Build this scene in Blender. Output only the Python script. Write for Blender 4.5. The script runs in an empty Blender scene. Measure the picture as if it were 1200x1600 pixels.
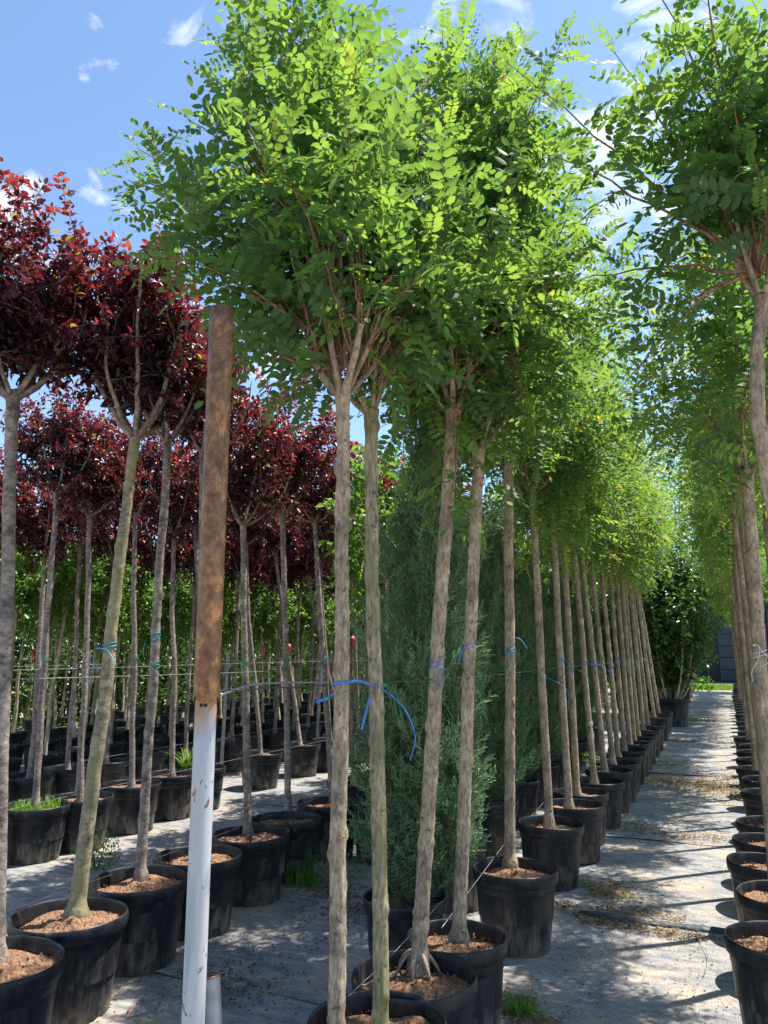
import bpy, math, random
import numpy as np
from mathutils import Vector

C = bpy.context.scene.collection
SC = bpy.context.scene
R = math.radians
rng = np.random.default_rng(7)

# ------------------------------------------------------------------ camera
CAM_H, PITCH, YAW, FPX = 1.68, R(10.4), R(23.9), 1200.0
cd = bpy.data.cameras.new('camera'); cam = bpy.data.objects.new('camera', cd); C.objects.link(cam)
cam.location = (0, 0, CAM_H); cam.rotation_euler = (R(90) + PITCH, 0, YAW)
cd.sensor_fit = 'VERTICAL'; cd.sensor_height = 36; cd.lens = 27; cd.clip_end = 900; cd.clip_start = 0.05
SC.camera = cam

# ------------------------------------------------------------------ sky, sun, exposure
SUN_EL = R(66); SUN_AZ = math.atan2(0.70, 0.71)       # azimuth from +Y towards +X
w = bpy.data.worlds.new('World'); SC.world = w; w.use_nodes = True
nt = w.node_tree; nt.nodes.clear()
def wn(t, **k):
    n = nt.nodes.new(t)
    for a, b in k.items(): setattr(n, a, b)
    return n
out = wn('ShaderNodeOutputWorld'); bg = wn('ShaderNodeBackground'); bg.inputs['Strength'].default_value = 0.105
sky = wn('ShaderNodeTexSky', sky_type='NISHITA', sun_disc=False, sun_elevation=SUN_EL, sun_rotation=SUN_AZ,
         air_density=1.0, dust_density=0.5, ozone_density=1.6, altitude=200)
tc = wn('ShaderNodeTexCoord'); mp = wn('ShaderNodeMapping'); mp.inputs['Scale'].default_value = (1, 1, 1.8)
mp.inputs['Location'].default_value = (3.1, 1.7, 0.4)
n1 = wn('ShaderNodeTexNoise'); n1.inputs['Scale'].default_value = 9.0; n1.inputs['Detail'].default_value = 9
n1.inputs['Roughness'].default_value = 0.56; n1.inputs['Distortion'].default_value = 0.9
rp = wn('ShaderNodeValToRGB'); rp.color_ramp.elements[0].position = 0.60; rp.color_ramp.elements[1].position = 0.80
rp.color_ramp.elements[0].color = (0, 0, 0, 1); rp.color_ramp.elements[1].color = (0.9, 0.9, 0.9, 1)
mx = wn('ShaderNodeMix', data_type='RGBA'); mx.inputs[7].default_value = (6.2, 6.5, 7.0, 1)
gm = wn('ShaderNodeMix', data_type='RGBA', blend_type='MULTIPLY'); gm.inputs[0].default_value = 1.0; gm.inputs[7].default_value = (1.13, 1.22, 1.26, 1)
L = nt.links.new
L(tc.outputs['Generated'], mp.inputs['Vector']); L(mp.outputs[0], n1.inputs['Vector'])
# cloud cover: thin scattered wisps everywhere, thicker where the cloud bank stands
cover = None
def skydir(x, y):
    a = (x - 600) / FPX; b = (800 - y) / FPX; f = math.cos(PITCH) - b * math.sin(PITCH); u = math.sin(PITCH) + b * math.cos(PITCH)
    v = Vector((-f * math.sin(YAW) + a * math.cos(YAW), f * math.cos(YAW) + a * math.sin(YAW), u)); return v.normalized()
for (x, y, r0_, amp) in ((1010, 250, .19, .24), (930, 470, .15, .16), (800, 90, .06, .15), (275, 45, .035, .12), (185, 100, .025, .11), (-60, 320, .10, .22), (1500, 300, .35, .16), (1150, 350, .55, .09), (-500, 500, .4, .16), (430, 560, .12, .17)):
    dn = wn('ShaderNodeVectorMath', operation='DISTANCE'); dn.inputs[1].default_value = skydir(x, y); L(tc.outputs['Generated'], dn.inputs[0])
    mr = wn('ShaderNodeMapRange', interpolation_type='SMOOTHSTEP'); mr.inputs[1].default_value = 0; mr.inputs[2].default_value = r0_; mr.inputs[3].default_value = amp; mr.inputs[4].default_value = 0; L(dn.outputs['Value'], mr.inputs[0])
    if cover is None: cover = mr.outputs[0]
    else:
        mm = wn('ShaderNodeMath', operation='MAXIMUM'); L(cover, mm.inputs[0]); L(mr.outputs[0], mm.inputs[1]); cover = mm.outputs[0]
ad_ = wn('ShaderNodeMath', operation='ADD'); L(n1.outputs['Fac'], ad_.inputs[0]); L(cover, ad_.inputs[1]); L(ad_.outputs[0], rp.inputs[0])
L(sky.outputs[0], gm.inputs[6]); L(rp.outputs[0], mx.inputs[0]); L(gm.outputs[2], mx.inputs[6]); L(mx.outputs[2], bg.inputs['Color']); L(bg.outputs[0], out.inputs[0])
sd = bpy.data.lights.new('sun', 'SUN'); sun = bpy.data.objects.new('sun', sd); C.objects.link(sun)
sd.energy = 5.0; sd.angle = R(0.53); sd.color = (1.0, 0.95, 0.87)
sdir = Vector((math.sin(SUN_AZ) * math.cos(SUN_EL), math.cos(SUN_AZ) * math.cos(SUN_EL), math.sin(SUN_EL)))
sun.rotation_euler = sdir.to_track_quat('Z', 'Y').to_euler()
SC.view_settings.view_transform = 'Standard'; SC.view_settings.look = 'None'
SC.view_settings.exposure = 1.0; SC.view_settings.gamma = 1.0; SC.view_settings.use_curve_mapping = False
SC.render.engine = 'CYCLES'; SC.cycles.max_bounces = 8; SC.cycles.diffuse_bounces = 4
SC.cycles.transmission_bounces = 4; SC.cycles.glossy_bounces = 3; SC.cycles.use_denoising = True

# ------------------------------------------------------------------ measuring helpers (photo pixel -> place in the yard)
def ray(x, y):
    a = (x - 600) / FPX; b = (800 - y) / FPX
    f = math.cos(PITCH) - b * math.sin(PITCH); u = math.sin(PITCH) + b * math.cos(PITCH)
    return np.array([-f * math.sin(YAW) + a * math.cos(YAW), f * math.cos(YAW) + a * math.sin(YAW), u])
def at_z(x, y, z=0.37):
    r = ray(x, y); return r * ((z - CAM_H) / r[2]) + [0, 0, CAM_H]
def at_y(x, y, Y):                      # on the vertical plane a given way down the rows
    r = ray(x, y); return r * (Y / r[1]) + [0, 0, CAM_H]
def at_d(x, y, d):                      # at a horizontal distance
    r = ray(x, y); return r * (d / math.hypot(r[0], r[1])) + [0, 0, CAM_H]

# ------------------------------------------------------------------ object helpers
def tag(o, label=None, cat=None, group=None, kind=None):
    if label: o['label'] = label
    if cat: o['category'] = cat
    if group: o['group'] = group
    if kind: o['kind'] = kind
    return o
def empty(name, loc, rz=0, sc=1):
    o = bpy.data.objects.new(name, None); C.objects.link(o); o.location = loc; o.rotation_euler = (0, 0, rz)
    o.scale = (sc, sc, sc); o.empty_display_size = 0.1
    return o
def put(name, me, parent=None, loc=(0, 0, 0), rot=(0, 0, 0), sc=(1, 1, 1)):
    o = bpy.data.objects.new(name, me); C.objects.link(o); o.location = loc; o.rotation_euler = rot; o.scale = sc
    if parent: o.parent = parent
    return o
def mesh(name, V, F, mats, tint=None, smooth=True, mi=None):
    V = np.asarray(V, dtype=np.float32).reshape(-1, 3); F = np.asarray(F, dtype=np.int32).reshape(-1, 3)
    me = bpy.data.meshes.new(name); m = len(F)
    me.vertices.add(len(V)); me.vertices.foreach_set('co', V.ravel())
    me.loops.add(3 * m); me.loops.foreach_set('vertex_index', F.ravel())
    me.polygons.add(m); me.polygons.foreach_set('loop_start', np.arange(m, dtype=np.int32) * 3)
    me.polygons.foreach_set('use_smooth', np.full(m, bool(smooth)))
    if mi is not None: me.polygons.foreach_set('material_index', np.asarray(mi, dtype=np.int32))
    if tint is not None:
        a = me.attributes.new('tint', 'FLOAT', 'POINT'); a.data.foreach_set('value', np.asarray(tint, dtype=np.float32))
    for k in (mats if isinstance(mats, (list, tuple)) else [mats]): me.materials.append(k)
    me.update(calc_edges=True); me.validate()
    return me
class MB:                                # collects triangles
    def __init__(s): s.V = []; s.F = []; s.T = []; s.M = []; s.n = 0
    def add(s, V, F, t=0.5, m=0):
        V = np.asarray(V, float).reshape(-1, 3); F = np.asarray(F, int).reshape(-1, 3)
        s.V.append(V); s.F.append(F + s.n); s.T.append(np.full(len(V), t) if np.isscalar(t) else np.asarray(t))
        s.M.append(np.full(len(F), m)); s.n += len(V)
    def mesh(s, name, mats, smooth=True):
        if not s.V: return mesh(name, np.zeros((0, 3)), np.zeros((0, 3)), mats)
        return mesh(name, np.concatenate(s.V), np.concatenate(s.F), mats, np.concatenate(s.T), smooth, np.concatenate(s.M))
def grid_faces(nu, nv, closed):          # nu rings of nv points
    i = np.arange(nu - 1)[:, None]; j = np.arange(nv if closed else nv - 1)[None, :]; k = (j + 1) % nv
    a = i * nv + j; b = i * nv + k; c = (i + 1) * nv + k; d = (i + 1) * nv + j
    return np.concatenate([np.stack([a, b, c], -1).reshape(-1, 3), np.stack([a, c, d], -1).reshape(-1, 3)])
def frames(P):
    P = np.asarray(P, float); T = np.gradient(P, axis=0); T /= np.linalg.norm(T, axis=1)[:, None] + 1e-9
    ref = np.array([0.0, 1, 0]) if abs(T[0][2]) > 0.7 else np.array([0, 0, 1.0])
    N = np.zeros_like(P); n = np.cross(T[0], ref); n /= np.linalg.norm(n)
    for i in range(len(P)):
        n = n - T[i] * n.dot(T[i]); n /= np.linalg.norm(n) + 1e-9; N[i] = n
    return T, N, np.cross(T, N)
def tube(P, rad, n=6, cap=True, disp=None):
    P = np.asarray(P, float); m = len(P); rad = np.broadcast_to(np.asarray(rad, float), (m,))
    T, N, B = frames(P); a = np.arange(n) / n * 2 * math.pi
    rr = rad[:, None] * np.ones(n)[None] if disp is None else rad[:, None] + disp
    V = P[:, None] + rr[:, :, None] * (np.cos(a)[None, :, None] * N[:, None] + np.sin(a)[None, :, None] * B[:, None])
    V = V.reshape(-1, 3); F = grid_faces(m, n, True)
    if cap:
        V = np.vstack([V, P[0], P[-1]]); b = m * n; j = np.arange(n); k = (j + 1) % n
        F = np.vstack([F, np.stack([np.full(n, b), k, j], -1), np.stack([np.full(n, b + 1), (m - 1) * n + j, (m - 1) * n + k], -1)])
    return V, F
def bez(a, b, c, n): 
    t = np.linspace(0, 1, n)[:, None]; a, b, c = map(np.asarray, (a, b, c))
    return (1 - t) ** 2 * a + 2 * t * (1 - t) * b + t * t * c
def spline(pts, n):                      # Catmull-Rom through points
    p = np.asarray(pts, float); p = np.vstack([2 * p[0] - p[1], p, 2 * p[-1] - p[-2]]); o = []
    for i in range(1, len(p) - 2):
        t = np.linspace(0, 1, n, endpoint=(i == len(p) - 3))[:, None]
        o.append(0.5 * (2 * p[i] + (p[i + 1] - p[i - 1]) * t + (2 * p[i - 1] - 5 * p[i] + 4 * p[i + 1] - p[i + 2]) * t ** 2 + (3 * p[i] - p[i - 1] - 3 * p[i + 1] + p[i + 2]) * t ** 3))
    return np.vstack(o)
def smooth_noise(shape, k, g):           # cheap band-limited noise on a periodic-ish grid
    a = g.normal(size=shape)
    for _ in range(k):
        a = (a + np.roll(a, 1, 0) + np.roll(a, -1, 0) + np.roll(a, 1, 1) + np.roll(a, -1, 1)) / 5
    return a / (a.std() + 1e-9)

# ------------------------------------------------------------------ materials
def mat(name):
    m = bpy.data.materials.new(name); m.use_nodes = True; t = m.node_tree; p = t.nodes['Principled BSDF']; return m, t, p
def nd(t, ty, **k):
    n = t.nodes.new(ty)
    for a, b in k.items():
        if a in n.inputs: n.inputs[a].default_value = b
        else: setattr(n, a, b)
    return n
def ramp(t, stops):
    n = t.nodes.new('ShaderNodeValToRGB'); e = n.color_ramp.elements
    while len(e) < len(stops): e.new(0.5)
    for i, (p, c) in enumerate(stops): e[i].position = p; e[i].color = (*c, 1)
    return n
def coords(t, scale=(1, 1, 1), rand=True):
    c = t.nodes.new('ShaderNodeTexCoord'); m = t.nodes.new('ShaderNodeMapping'); m.inputs['Scale'].default_value = scale
    if rand:
        oi = t.nodes.new('ShaderNodeObjectInfo'); cb = t.nodes.new('ShaderNodeVectorMath'); cb.operation = 'SCALE'; cb.inputs[0].default_value = (37, 53, 71)
        t.links.new(oi.outputs['Random'], cb.inputs['Scale']); t.links.new(cb.outputs[0], m.inputs['Location'])
    t.links.new(c.outputs['Object'], m.inputs['Vector']); return m.outputs[0]
def bump(t, p, h, strength=0.5, dist=0.01):
    b = nd(t, 'ShaderNodeBump', Strength=strength, Distance=dist); t.links.new(h, b.inputs['Height']); t.links.new(b.outputs[0], p.inputs['Normal']); return b
def mixc(t, f, a, b, mode='MIX'):
    n = t.nodes.new('ShaderNodeMix'); n.data_type = 'RGBA'; n.blend_type = mode
    for s, v in ((0, f), (6, a), (7, b)):
        if hasattr(v, 'is_linked'): t.links.new(v, n.inputs[s])
        elif s == 0: n.inputs[0].default_value = v
        else: n.inputs[s].default_value = (*v, 1)
    return n.outputs[2]

def leaf_mat(name, stops, tstops, trans=0.45, rough=0.42, spec=0.45):
    m, t, p = mat(name); at = nd(t, 'ShaderNodeAttribute', attribute_name='tint'); oi = t.nodes.new('ShaderNodeObjectInfo')
    ad = nd(t, 'ShaderNodeMath', operation='MULTIPLY_ADD'); t.links.new(oi.outputs['Random'], ad.inputs[0]); ad.inputs[1].default_value = 0.06
    t.links.new(at.outputs['Fac'], ad.inputs[2])
    r1 = ramp(t, stops); r2 = ramp(t, tstops); t.links.new(ad.outputs[0], r1.inputs[0]); t.links.new(ad.outputs[0], r2.inputs[0])
    t.links.new(r1.outputs[0], p.inputs['Base Color']); p.inputs['Roughness'].default_value = rough; p.inputs['Specular IOR Level'].default_value = spec
    tr = t.nodes.new('ShaderNodeBsdfTranslucent'); t.links.new(r2.outputs[0], tr.inputs[0])
    mxs = t.nodes.new('ShaderNodeMixShader'); mxs.inputs[0].default_value = trans
    t.links.new(p.outputs[0], mxs.inputs[1]); t.links.new(tr.outputs[0], mxs.inputs[2]); t.links.new(mxs.outputs[0], t.nodes['Material Output'].inputs[0])
    return m
M = {}
M['robinia_leaf'] = leaf_mat('robinia_leaf', [(0.0, (0.040, 0.095, 0.040)), (0.5, (0.09, 0.17, 0.055)), (0.93, (0.17, 0.26, 0.06)), (1.0, (0.45, 0.38, 0.04))],
                             [(0.0, (0.13, 0.27, 0.045)), (0.5, (0.27, 0.46, 0.06)), (0.93, (0.43, 0.60, 0.07)), (1.0, (0.75, 0.6, 0.05))], 0.47, 0.55, 0.4)
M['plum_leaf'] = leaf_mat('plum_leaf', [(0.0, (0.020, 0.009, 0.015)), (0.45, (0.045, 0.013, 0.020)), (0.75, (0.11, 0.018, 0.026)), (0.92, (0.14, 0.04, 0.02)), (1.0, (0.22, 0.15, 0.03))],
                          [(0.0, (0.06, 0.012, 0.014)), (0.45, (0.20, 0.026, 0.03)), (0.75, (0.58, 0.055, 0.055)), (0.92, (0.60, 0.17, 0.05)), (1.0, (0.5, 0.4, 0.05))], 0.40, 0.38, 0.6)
M['green_leaf'] = leaf_mat('green_leaf', [(0.0, (0.035, 0.085, 0.022)), (0.6, (0.08, 0.17, 0.035)), (1.0, (0.15, 0.27, 0.05))],
                           [(0.0, (0.10, 0.25, 0.03)), (0.6, (0.22, 0.42, 0.05)), (1.0, (0.38, 0.55, 0.08))], 0.42, 0.4, 0.5)
M['shrub_leaf'] = leaf_mat('shrub_leaf', [(0.0, (0.025, 0.06, 0.02)), (0.7, (0.05, 0.115, 0.03)), (1.0, (0.09, 0.17, 0.04))],
                           [(0.0, (0.06, 0.16, 0.02)), (0.7, (0.14, 0.30, 0.03)), (1.0, (0.25, 0.42, 0.05))], 0.3, 0.32, 0.6)
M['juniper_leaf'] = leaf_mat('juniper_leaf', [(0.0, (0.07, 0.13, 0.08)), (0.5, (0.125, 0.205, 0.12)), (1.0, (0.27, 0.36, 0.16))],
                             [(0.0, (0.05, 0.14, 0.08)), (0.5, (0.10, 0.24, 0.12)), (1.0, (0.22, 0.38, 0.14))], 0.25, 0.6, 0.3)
M['weed_leaf'] = leaf_mat('weed_leaf', [(0.0, (0.05, 0.12, 0.02)), (1.0, (0.13, 0.26, 0.04))], [(0.0, (0.15, 0.35, 0.03)), (1.0, (0.35, 0.60, 0.06))], 0.45)
M['litter'] = leaf_mat('litter', [(0.0, (0.08, 0.05, 0.03)), (0.45, (0.26, 0.17, 0.09)), (0.8, (0.50, 0.40, 0.20)), (0.92, (0.20, 0.03, 0.03)), (1.0, (0.55, 0.47, 0.25))],
                       [(0.0, (0.1, 0.05, 0.02)), (0.8, (0.4, 0.3, 0.1)), (1.0, (0.5, 0.4, 0.2))], 0.15, 0.8, 0.2)

def bark(name, c1, c2, c3, moss=None, zs=5, bs=0.6, lent=False):
    m, t, p = mat(name); v = coords(t, (1, 1, 1.0 / zs if not lent else 1.5))
    n1 = nd(t, 'ShaderNodeTexNoise', Scale=85.0 if not lent else 26.0, Detail=10.0, Roughness=0.72); t.links.new(v, n1.inputs['Vector'])
    v2 = coords(t, (1, 1, 1)); n2 = nd(t, 'ShaderNodeTexNoise', Scale=9.0, Detail=5.0); t.links.new(v2, n2.inputs['Vector'])
    r1 = ramp(t, [(0.38, c1), (0.48, c2), (0.62, c3)]); t.links.new(n1.outputs['Fac'], r1.inputs[0])
    r2 = ramp(t, [(0.35, (0.62, 0.62, 0.62)), (0.65, (1.18, 1.15, 1.1))]); t.links.new(n2.outputs['Fac'], r2.inputs[0])
    col = mixc(t, 1.0, r1.outputs[0], r2.outputs[0], 'MULTIPLY')
    vo = nd(t, 'ShaderNodeTexVoronoi', Scale=17.0 if not lent else 24.0, Randomness=1.0); v3 = coords(t, (1, 1, 1.2 if not lent else 2.6)); nw = nd(t, 'ShaderNodeTexNoise', Scale=40.0, Detail=3.0); t.links.new(v3, nw.inputs['Vector'])
    vm = t.nodes.new('ShaderNodeVectorMath'); vm.operation = 'MULTIPLY_ADD'; vm.inputs[1].default_value = (.05, .05, .05); t.links.new(nw.outputs['Color'], vm.inputs[0]); t.links.new(v3, vm.inputs[2]); t.links.new(vm.outputs[0], vo.inputs['Vector'])
    r3 = ramp(t, [(0.06, (0.7, 0.7, 0.7)), (0.20, (0, 0, 0))]); t.links.new(vo.outputs['Distance'], r3.inputs[0])
    col = mixc(t, r3.outputs[0], col, tuple(x * 0.45 for x in c1))
    if moss:
        v4 = coords(t, (1, 1, 0.5)); n3 = nd(t, 'ShaderNodeTexNoise', Scale=7.0, Detail=6.0); t.links.new(v4, n3.inputs['Vector'])
        r4 = ramp(t, [(0.42, (0, 0, 0)), (0.62, (0.75, 0.75, 0.75))]); t.links.new(n3.outputs['Fac'], r4.inputs[0]); col = mixc(t, r4.outputs[0], col, moss)
    kn = nd(t, 'ShaderNodeAttribute', attribute_name='tint'); kf = nd(t, 'ShaderNodeMath', operation='MULTIPLY', use_clamp=True); t.links.new(kn.outputs['Fac'], kf.inputs[0]); t.links.new(n1.outputs['Fac'], kf.inputs[1])
    k2 = nd(t, 'ShaderNodeMath', operation='MULTIPLY', use_clamp=True); t.links.new(kf.outputs[0], k2.inputs[0]); k2.inputs[1].default_value = 1.5; col = mixc(t, k2.outputs[0], col, tuple(x * .55 for x in c1))
    t.links.new(col, p.inputs['Base Color']); p.inputs['Roughness'].default_value = 0.8; p.inputs['Specular IOR Level'].default_value = 0.25
    sm = nd(t, 'ShaderNodeMath', operation='SUBTRACT'); t.links.new(n1.outputs['Fac'], sm.inputs[0]); t.links.new(r3.outputs[0], sm.inputs[1])
    bump(t, p, sm.outputs[0], bs, 0.008)
    return m
M['robinia_bark'] = bark('robinia_bark', (0.23, 0.165, 0.11), (0.38, 0.29, 0.205), (0.54, 0.445, 0.34), None, 2.6, 1.0)
M['mossy_bark'] = bark('mossy_bark', (0.15, 0.12, 0.07), (0.31, 0.26, 0.17), (0.50, 0.43, 0.31), (0.22, 0.23, 0.085), 4, 0.9)
M['plum_bark'] = bark('plum_bark', (0.14, 0.11, 0.095), (0.24, 0.195, 0.17), (0.38, 0.32, 0.285), None, 1, 0.8, True)
M['plum_moss_bark'] = bark('plum_moss_bark', (0.15, 0.12, 0.085), (0.29, 0.24, 0.17), (0.44, 0.38, 0.27), (0.29, 0.27, 0.14), 1, 0.8, True)
M['pale_bark'] = bark('pale_bark', (0.25, 0.20, 0.14), (0.48, 0.40, 0.29), (0.68, 0.62, 0.50), None, 2, 0.5)
M['shoot_bark'] = bark('shoot_bark', (0.15, 0.065, 0.04), (0.25, 0.14, 0.09), (0.38, 0.25, 0.17), None, 6, 0.4)

def plastic():
    m, t, p = mat('black_plastic'); v = coords(t, (1, 1, 0.55)); n = nd(t, 'ShaderNodeTexNoise', Scale=8.0, Detail=9.0, Roughness=0.7); t.links.new(v, n.inputs['Vector'])
    sx = t.nodes.new('ShaderNodeSeparateXYZ'); tcx = t.nodes.new('ShaderNodeTexCoord'); t.links.new(tcx.outputs['Object'], sx.inputs[0])
    mr = nd(t, 'ShaderNodeMapRange'); mr.inputs[1].default_value = 0.0; mr.inputs[2].default_value = 0.30; mr.inputs[3].default_value = 0.17; mr.inputs[4].default_value = -0.06
    t.links.new(sx.outputs[2], mr.inputs[0]); ad = nd(t, 'ShaderNodeMath', operation='ADD'); t.links.new(n.outputs['Fac'], ad.inputs[0]); t.links.new(mr.outputs[0], ad.inputs[1])
    r = ramp(t, [(0.38, (0.009, 0.010, 0.014)), (0.54, (0.026, 0.026, 0.028)), (0.74, (0.17, 0.145, 0.115))]); t.links.new(ad.outputs[0], r.inputs[0])
    v2 = coords(t, (1, 1, 1)); n2 = nd(t, 'ShaderNodeTexNoise', Scale=70.0, Detail=4.0); t.links.new(v2, n2.inputs['Vector'])
    r2 = ramp(t, [(0.66, (0, 0, 0)), (0.74, (0.5, 0.5, 0.5))]); t.links.new(n2.outputs['Fac'], r2.inputs[0])
    t.links.new(mixc(t, r2.outputs[0], r.outputs[0], (0.17, 0.15, 0.13)), p.inputs['Base Color'])
    rr = nd(t, 'ShaderNodeMapRange'); rr.inputs[3].default_value = 0.28; rr.inputs[4].default_value = 0.55; t.links.new(n.outputs['Fac'], rr.inputs[0]); t.links.new(rr.outputs[0], p.inputs['Roughness'])
    p.inputs['Specular IOR Level'].default_value = 0.32; bump(t, p, n2.outputs['Fac'], 0.12, 0.002); return m
M['plastic'] = plastic()
def simple(name, c, rough=0.6, metal=0.0, var=0.25, sc=20.0, bs=0.1):
    m, t, p = mat(name); v = coords(t); n = nd(t, 'ShaderNodeTexNoise', Scale=sc, Detail=6.0); t.links.new(v, n.inputs['Vector'])
    r = ramp(t, [(0.3, tuple(x * (1 - var) for x in c)), (0.7, tuple(min(1, x * (1 + var)) for x in c))]); t.links.new(n.outputs['Fac'], r.inputs[0])
    t.links.new(r.outputs[0], p.inputs['Base Color']); p.inputs['Roughness'].default_value = rough; p.inputs['Metallic'].default_value = metal
    bump(t, p, n.outputs['Fac'], bs, 0.003); return m
M['wire'] = simple('galvanised_wire', (0.36, 0.36, 0.36), 0.45, 0.6)
M['dark_wire'] = simple('dark_wire', (0.04, 0.04, 0.04), 0.5)
M['post'] = simple('grey_post', (0.24, 0.25, 0.27), 0.5, 0.3)
M['blue'] = simple('blue_twine', (0.035, 0.19, 0.62), 0.4, var=0.2)
M['teal'] = simple('teal_twine', (0.03, 0.33, 0.50), 0.4, var=0.2)
M['green'] = simple('green_twine', (0.015, 0.30, 0.14), 0.4, var=0.2)
M['white_twine'] = simple('white_twine', (0.6, 0.6, 0.62), 0.5, var=0.1)
M['red'] = simple('red_tape', (0.62, 0.03, 0.07), 0.5, var=0.2)
M['net'] = simple('green_net', (0.02, 0.14, 0.10), 0.8, var=0.3, sc=3.0)
M['shed_dark'] = simple('shed_panel', (0.04, 0.05, 0.072), 0.6, var=0.2, sc=1.5)
M['shed_black'] = simple('shed_opening', (0.012, 0.014, 0.022), 0.6)
def soil():
    m, t, p = mat('soil'); v = coords(t); n = nd(t, 'ShaderNodeTexNoise', Scale=38.0, Detail=10.0, Roughness=0.75); t.links.new(v, n.inputs['Vector'])
    r = ramp(t, [(0.33, (0.07, 0.036, 0.022)), (0.46, (0.21, 0.115, 0.068)), (0.60, (0.38, 0.235, 0.15)), (0.72, (0.56, 0.42, 0.30))]); t.links.new(n.outputs['Fac'], r.inputs[0])
    t.links.new(r.outputs[0], p.inputs['Base Color']); p.inputs['Roughness'].default_value = 0.95; p.inputs['Specular IOR Level'].default_value = 0.1
    bump(t, p, n.outputs['Fac'], 0.9, 0.012); return m
M['soil'] = soil()
def fabric():
    m, t, p = mat('weed_fabric'); c = t.nodes.new('ShaderNodeTexCoord')
    def mapped(s):
        q = t.nodes.new('ShaderNodeMapping'); q.inputs['Scale'].default_value = s; t.links.new(c.outputs['Object'], q.inputs['Vector']); return q.outputs[0]
    n1 = nd(t, 'ShaderNodeTexNoise', Scale=2.1, Detail=11.0, Roughness=0.7); t.links.new(mapped((1, 1, 1)), n1.inputs['Vector'])
    n2 = nd(t, 'ShaderNodeTexNoise', Scale=14.0, Detail=8.0, Roughness=0.7); t.links.new(mapped((0.35, 1, 1)), n2.inputs['Vector'])
    n3 = nd(t, 'ShaderNodeTexNoise', Scale=220.0, Detail=2.0); t.links.new(mapped((0.12, 1, 1)), n3.inputs['Vector'])
    n4 = nd(t, 'ShaderNodeTexNoise', Scale=220.0, Detail=2.0); t.links.new(mapped((1, 0.12, 1)), n4.inputs['Vector'])
    r1 = ramp(t, [(0.38, (0.150, 0.158, 0.168)), (0.50, (0.24, 0.24, 0.24)), (0.64, (0.36, 0.33, 0.29))]); t.links.new(n2.outputs['Fac'], r1.inputs[0])
    r2 = ramp(t, [(0.47, (0, 0, 0)), (0.66, (0.85, 0.85, 0.85))]); t.links.new(n1.outputs['Fac'], r2.inputs[0])
    col = mixc(t, r2.outputs[0], r1.outputs[0], (0.42, 0.34, 0.25))
    a = nd(t, 'ShaderNodeMath', operation='ADD'); t.links.new(n3.outputs['Fac'], a.inputs[0]); t.links.new(n4.outputs['Fac'], a.inputs[1])
    r3 = ramp(t, [(0.40, (0.72, 0.72, 0.74)), (0.58, (1.18, 1.18, 1.18))]); hf = nd(t, 'ShaderNodeMath', operation='MULTIPLY'); hf.inputs[1].default_value = 0.5
    t.links.new(a.outputs[0], hf.inputs[0]); t.links.new(hf.outputs[0], r3.inputs[0]); col = mixc(t, 1.0, col, r3.outputs[0], 'MULTIPLY')
    t.links.new(col, p.inputs['Base Color']); p.inputs['Roughness'].default_value = 0.72; p.inputs['Specular IOR Level'].default_value = 0.35
    bump(t, p, n2.outputs['Fac'], 0.6, 0.02); return m
M['fabric'] = fabric()
M['roll'] = simple('folded_fabric', (0.055, 0.065, 0.08), 0.55, var=0.5, sc=12.0, bs=0.4)
M['earth'] = simple('dry_earth', (0.30, 0.235, 0.16), 0.95, var=0.35, sc=1.5, bs=0.5)
def painted():
    m, t, p = mat('white_painted_steel'); v = coords(t, (1, 1, 0.7), False); n = nd(t, 'ShaderNodeTexNoise', Scale=26.0, Detail=6.0, Roughness=0.62, Distortion=0.3); t.links.new(v, n.inputs['Vector'])
    r = ramp(t, [(0.625, (0, 0, 0)), (0.64, (1, 1, 1))]); t.links.new(n.outputs['Fac'], r.inputs[0])
    v2 = coords(t, (1, 1, 0.15), False); n2 = nd(t, 'ShaderNodeTexNoise', Scale=18.0, Detail=6.0); t.links.new(v2, n2.inputs['Vector'])
    r2 = ramp(t, [(0.36, (0.28, 0.30, 0.33)), (0.52, (0.43, 0.455, 0.485)), (0.68, (0.40, 0.34, 0.31))]); t.links.new(n2.outputs['Fac'], r2.inputs[0])
    # rust running down from the sleeve
    sx = t.nodes.new('ShaderNodeSeparateXYZ'); tcx = t.nodes.new('ShaderNodeTexCoord'); t.links.new(tcx.outputs['Object'], sx.inputs[0])
    mr = nd(t, 'ShaderNodeMapRange'); mr.inputs[1].default_value = 1.40; mr.inputs[2].default_value = 1.56; mr.inputs[3].default_value = 0; mr.inputs[4].default_value = 0.42; t.links.new(sx.outputs[2], mr.inputs[0])
    ad = nd(t, 'ShaderNodeMath', operation='ADD'); t.links.new(n2.outputs['Fac'], ad.inputs[0]); t.links.new(mr.outputs[0], ad.inputs[1])
    r4 = ramp(t, [(0.66, (0, 0, 0)), (0.84, (1, 1, 1))]); t.links.new(ad.outputs[0], r4.inputs[0])
    col = mixc(t, r.outputs[0], r2.outputs[0], (0.20, 0.09, 0.055)); col = mixc(t, r4.outputs[0], col, (0.33, 0.17, 0.08))
    t.links.new(col, p.inputs['Base Color']); p.inputs['Roughness'].default_value = 0.42; bump(t, p, r.outputs[0], -0.3, 0.002); return m
M['painted'] = painted()
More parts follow.
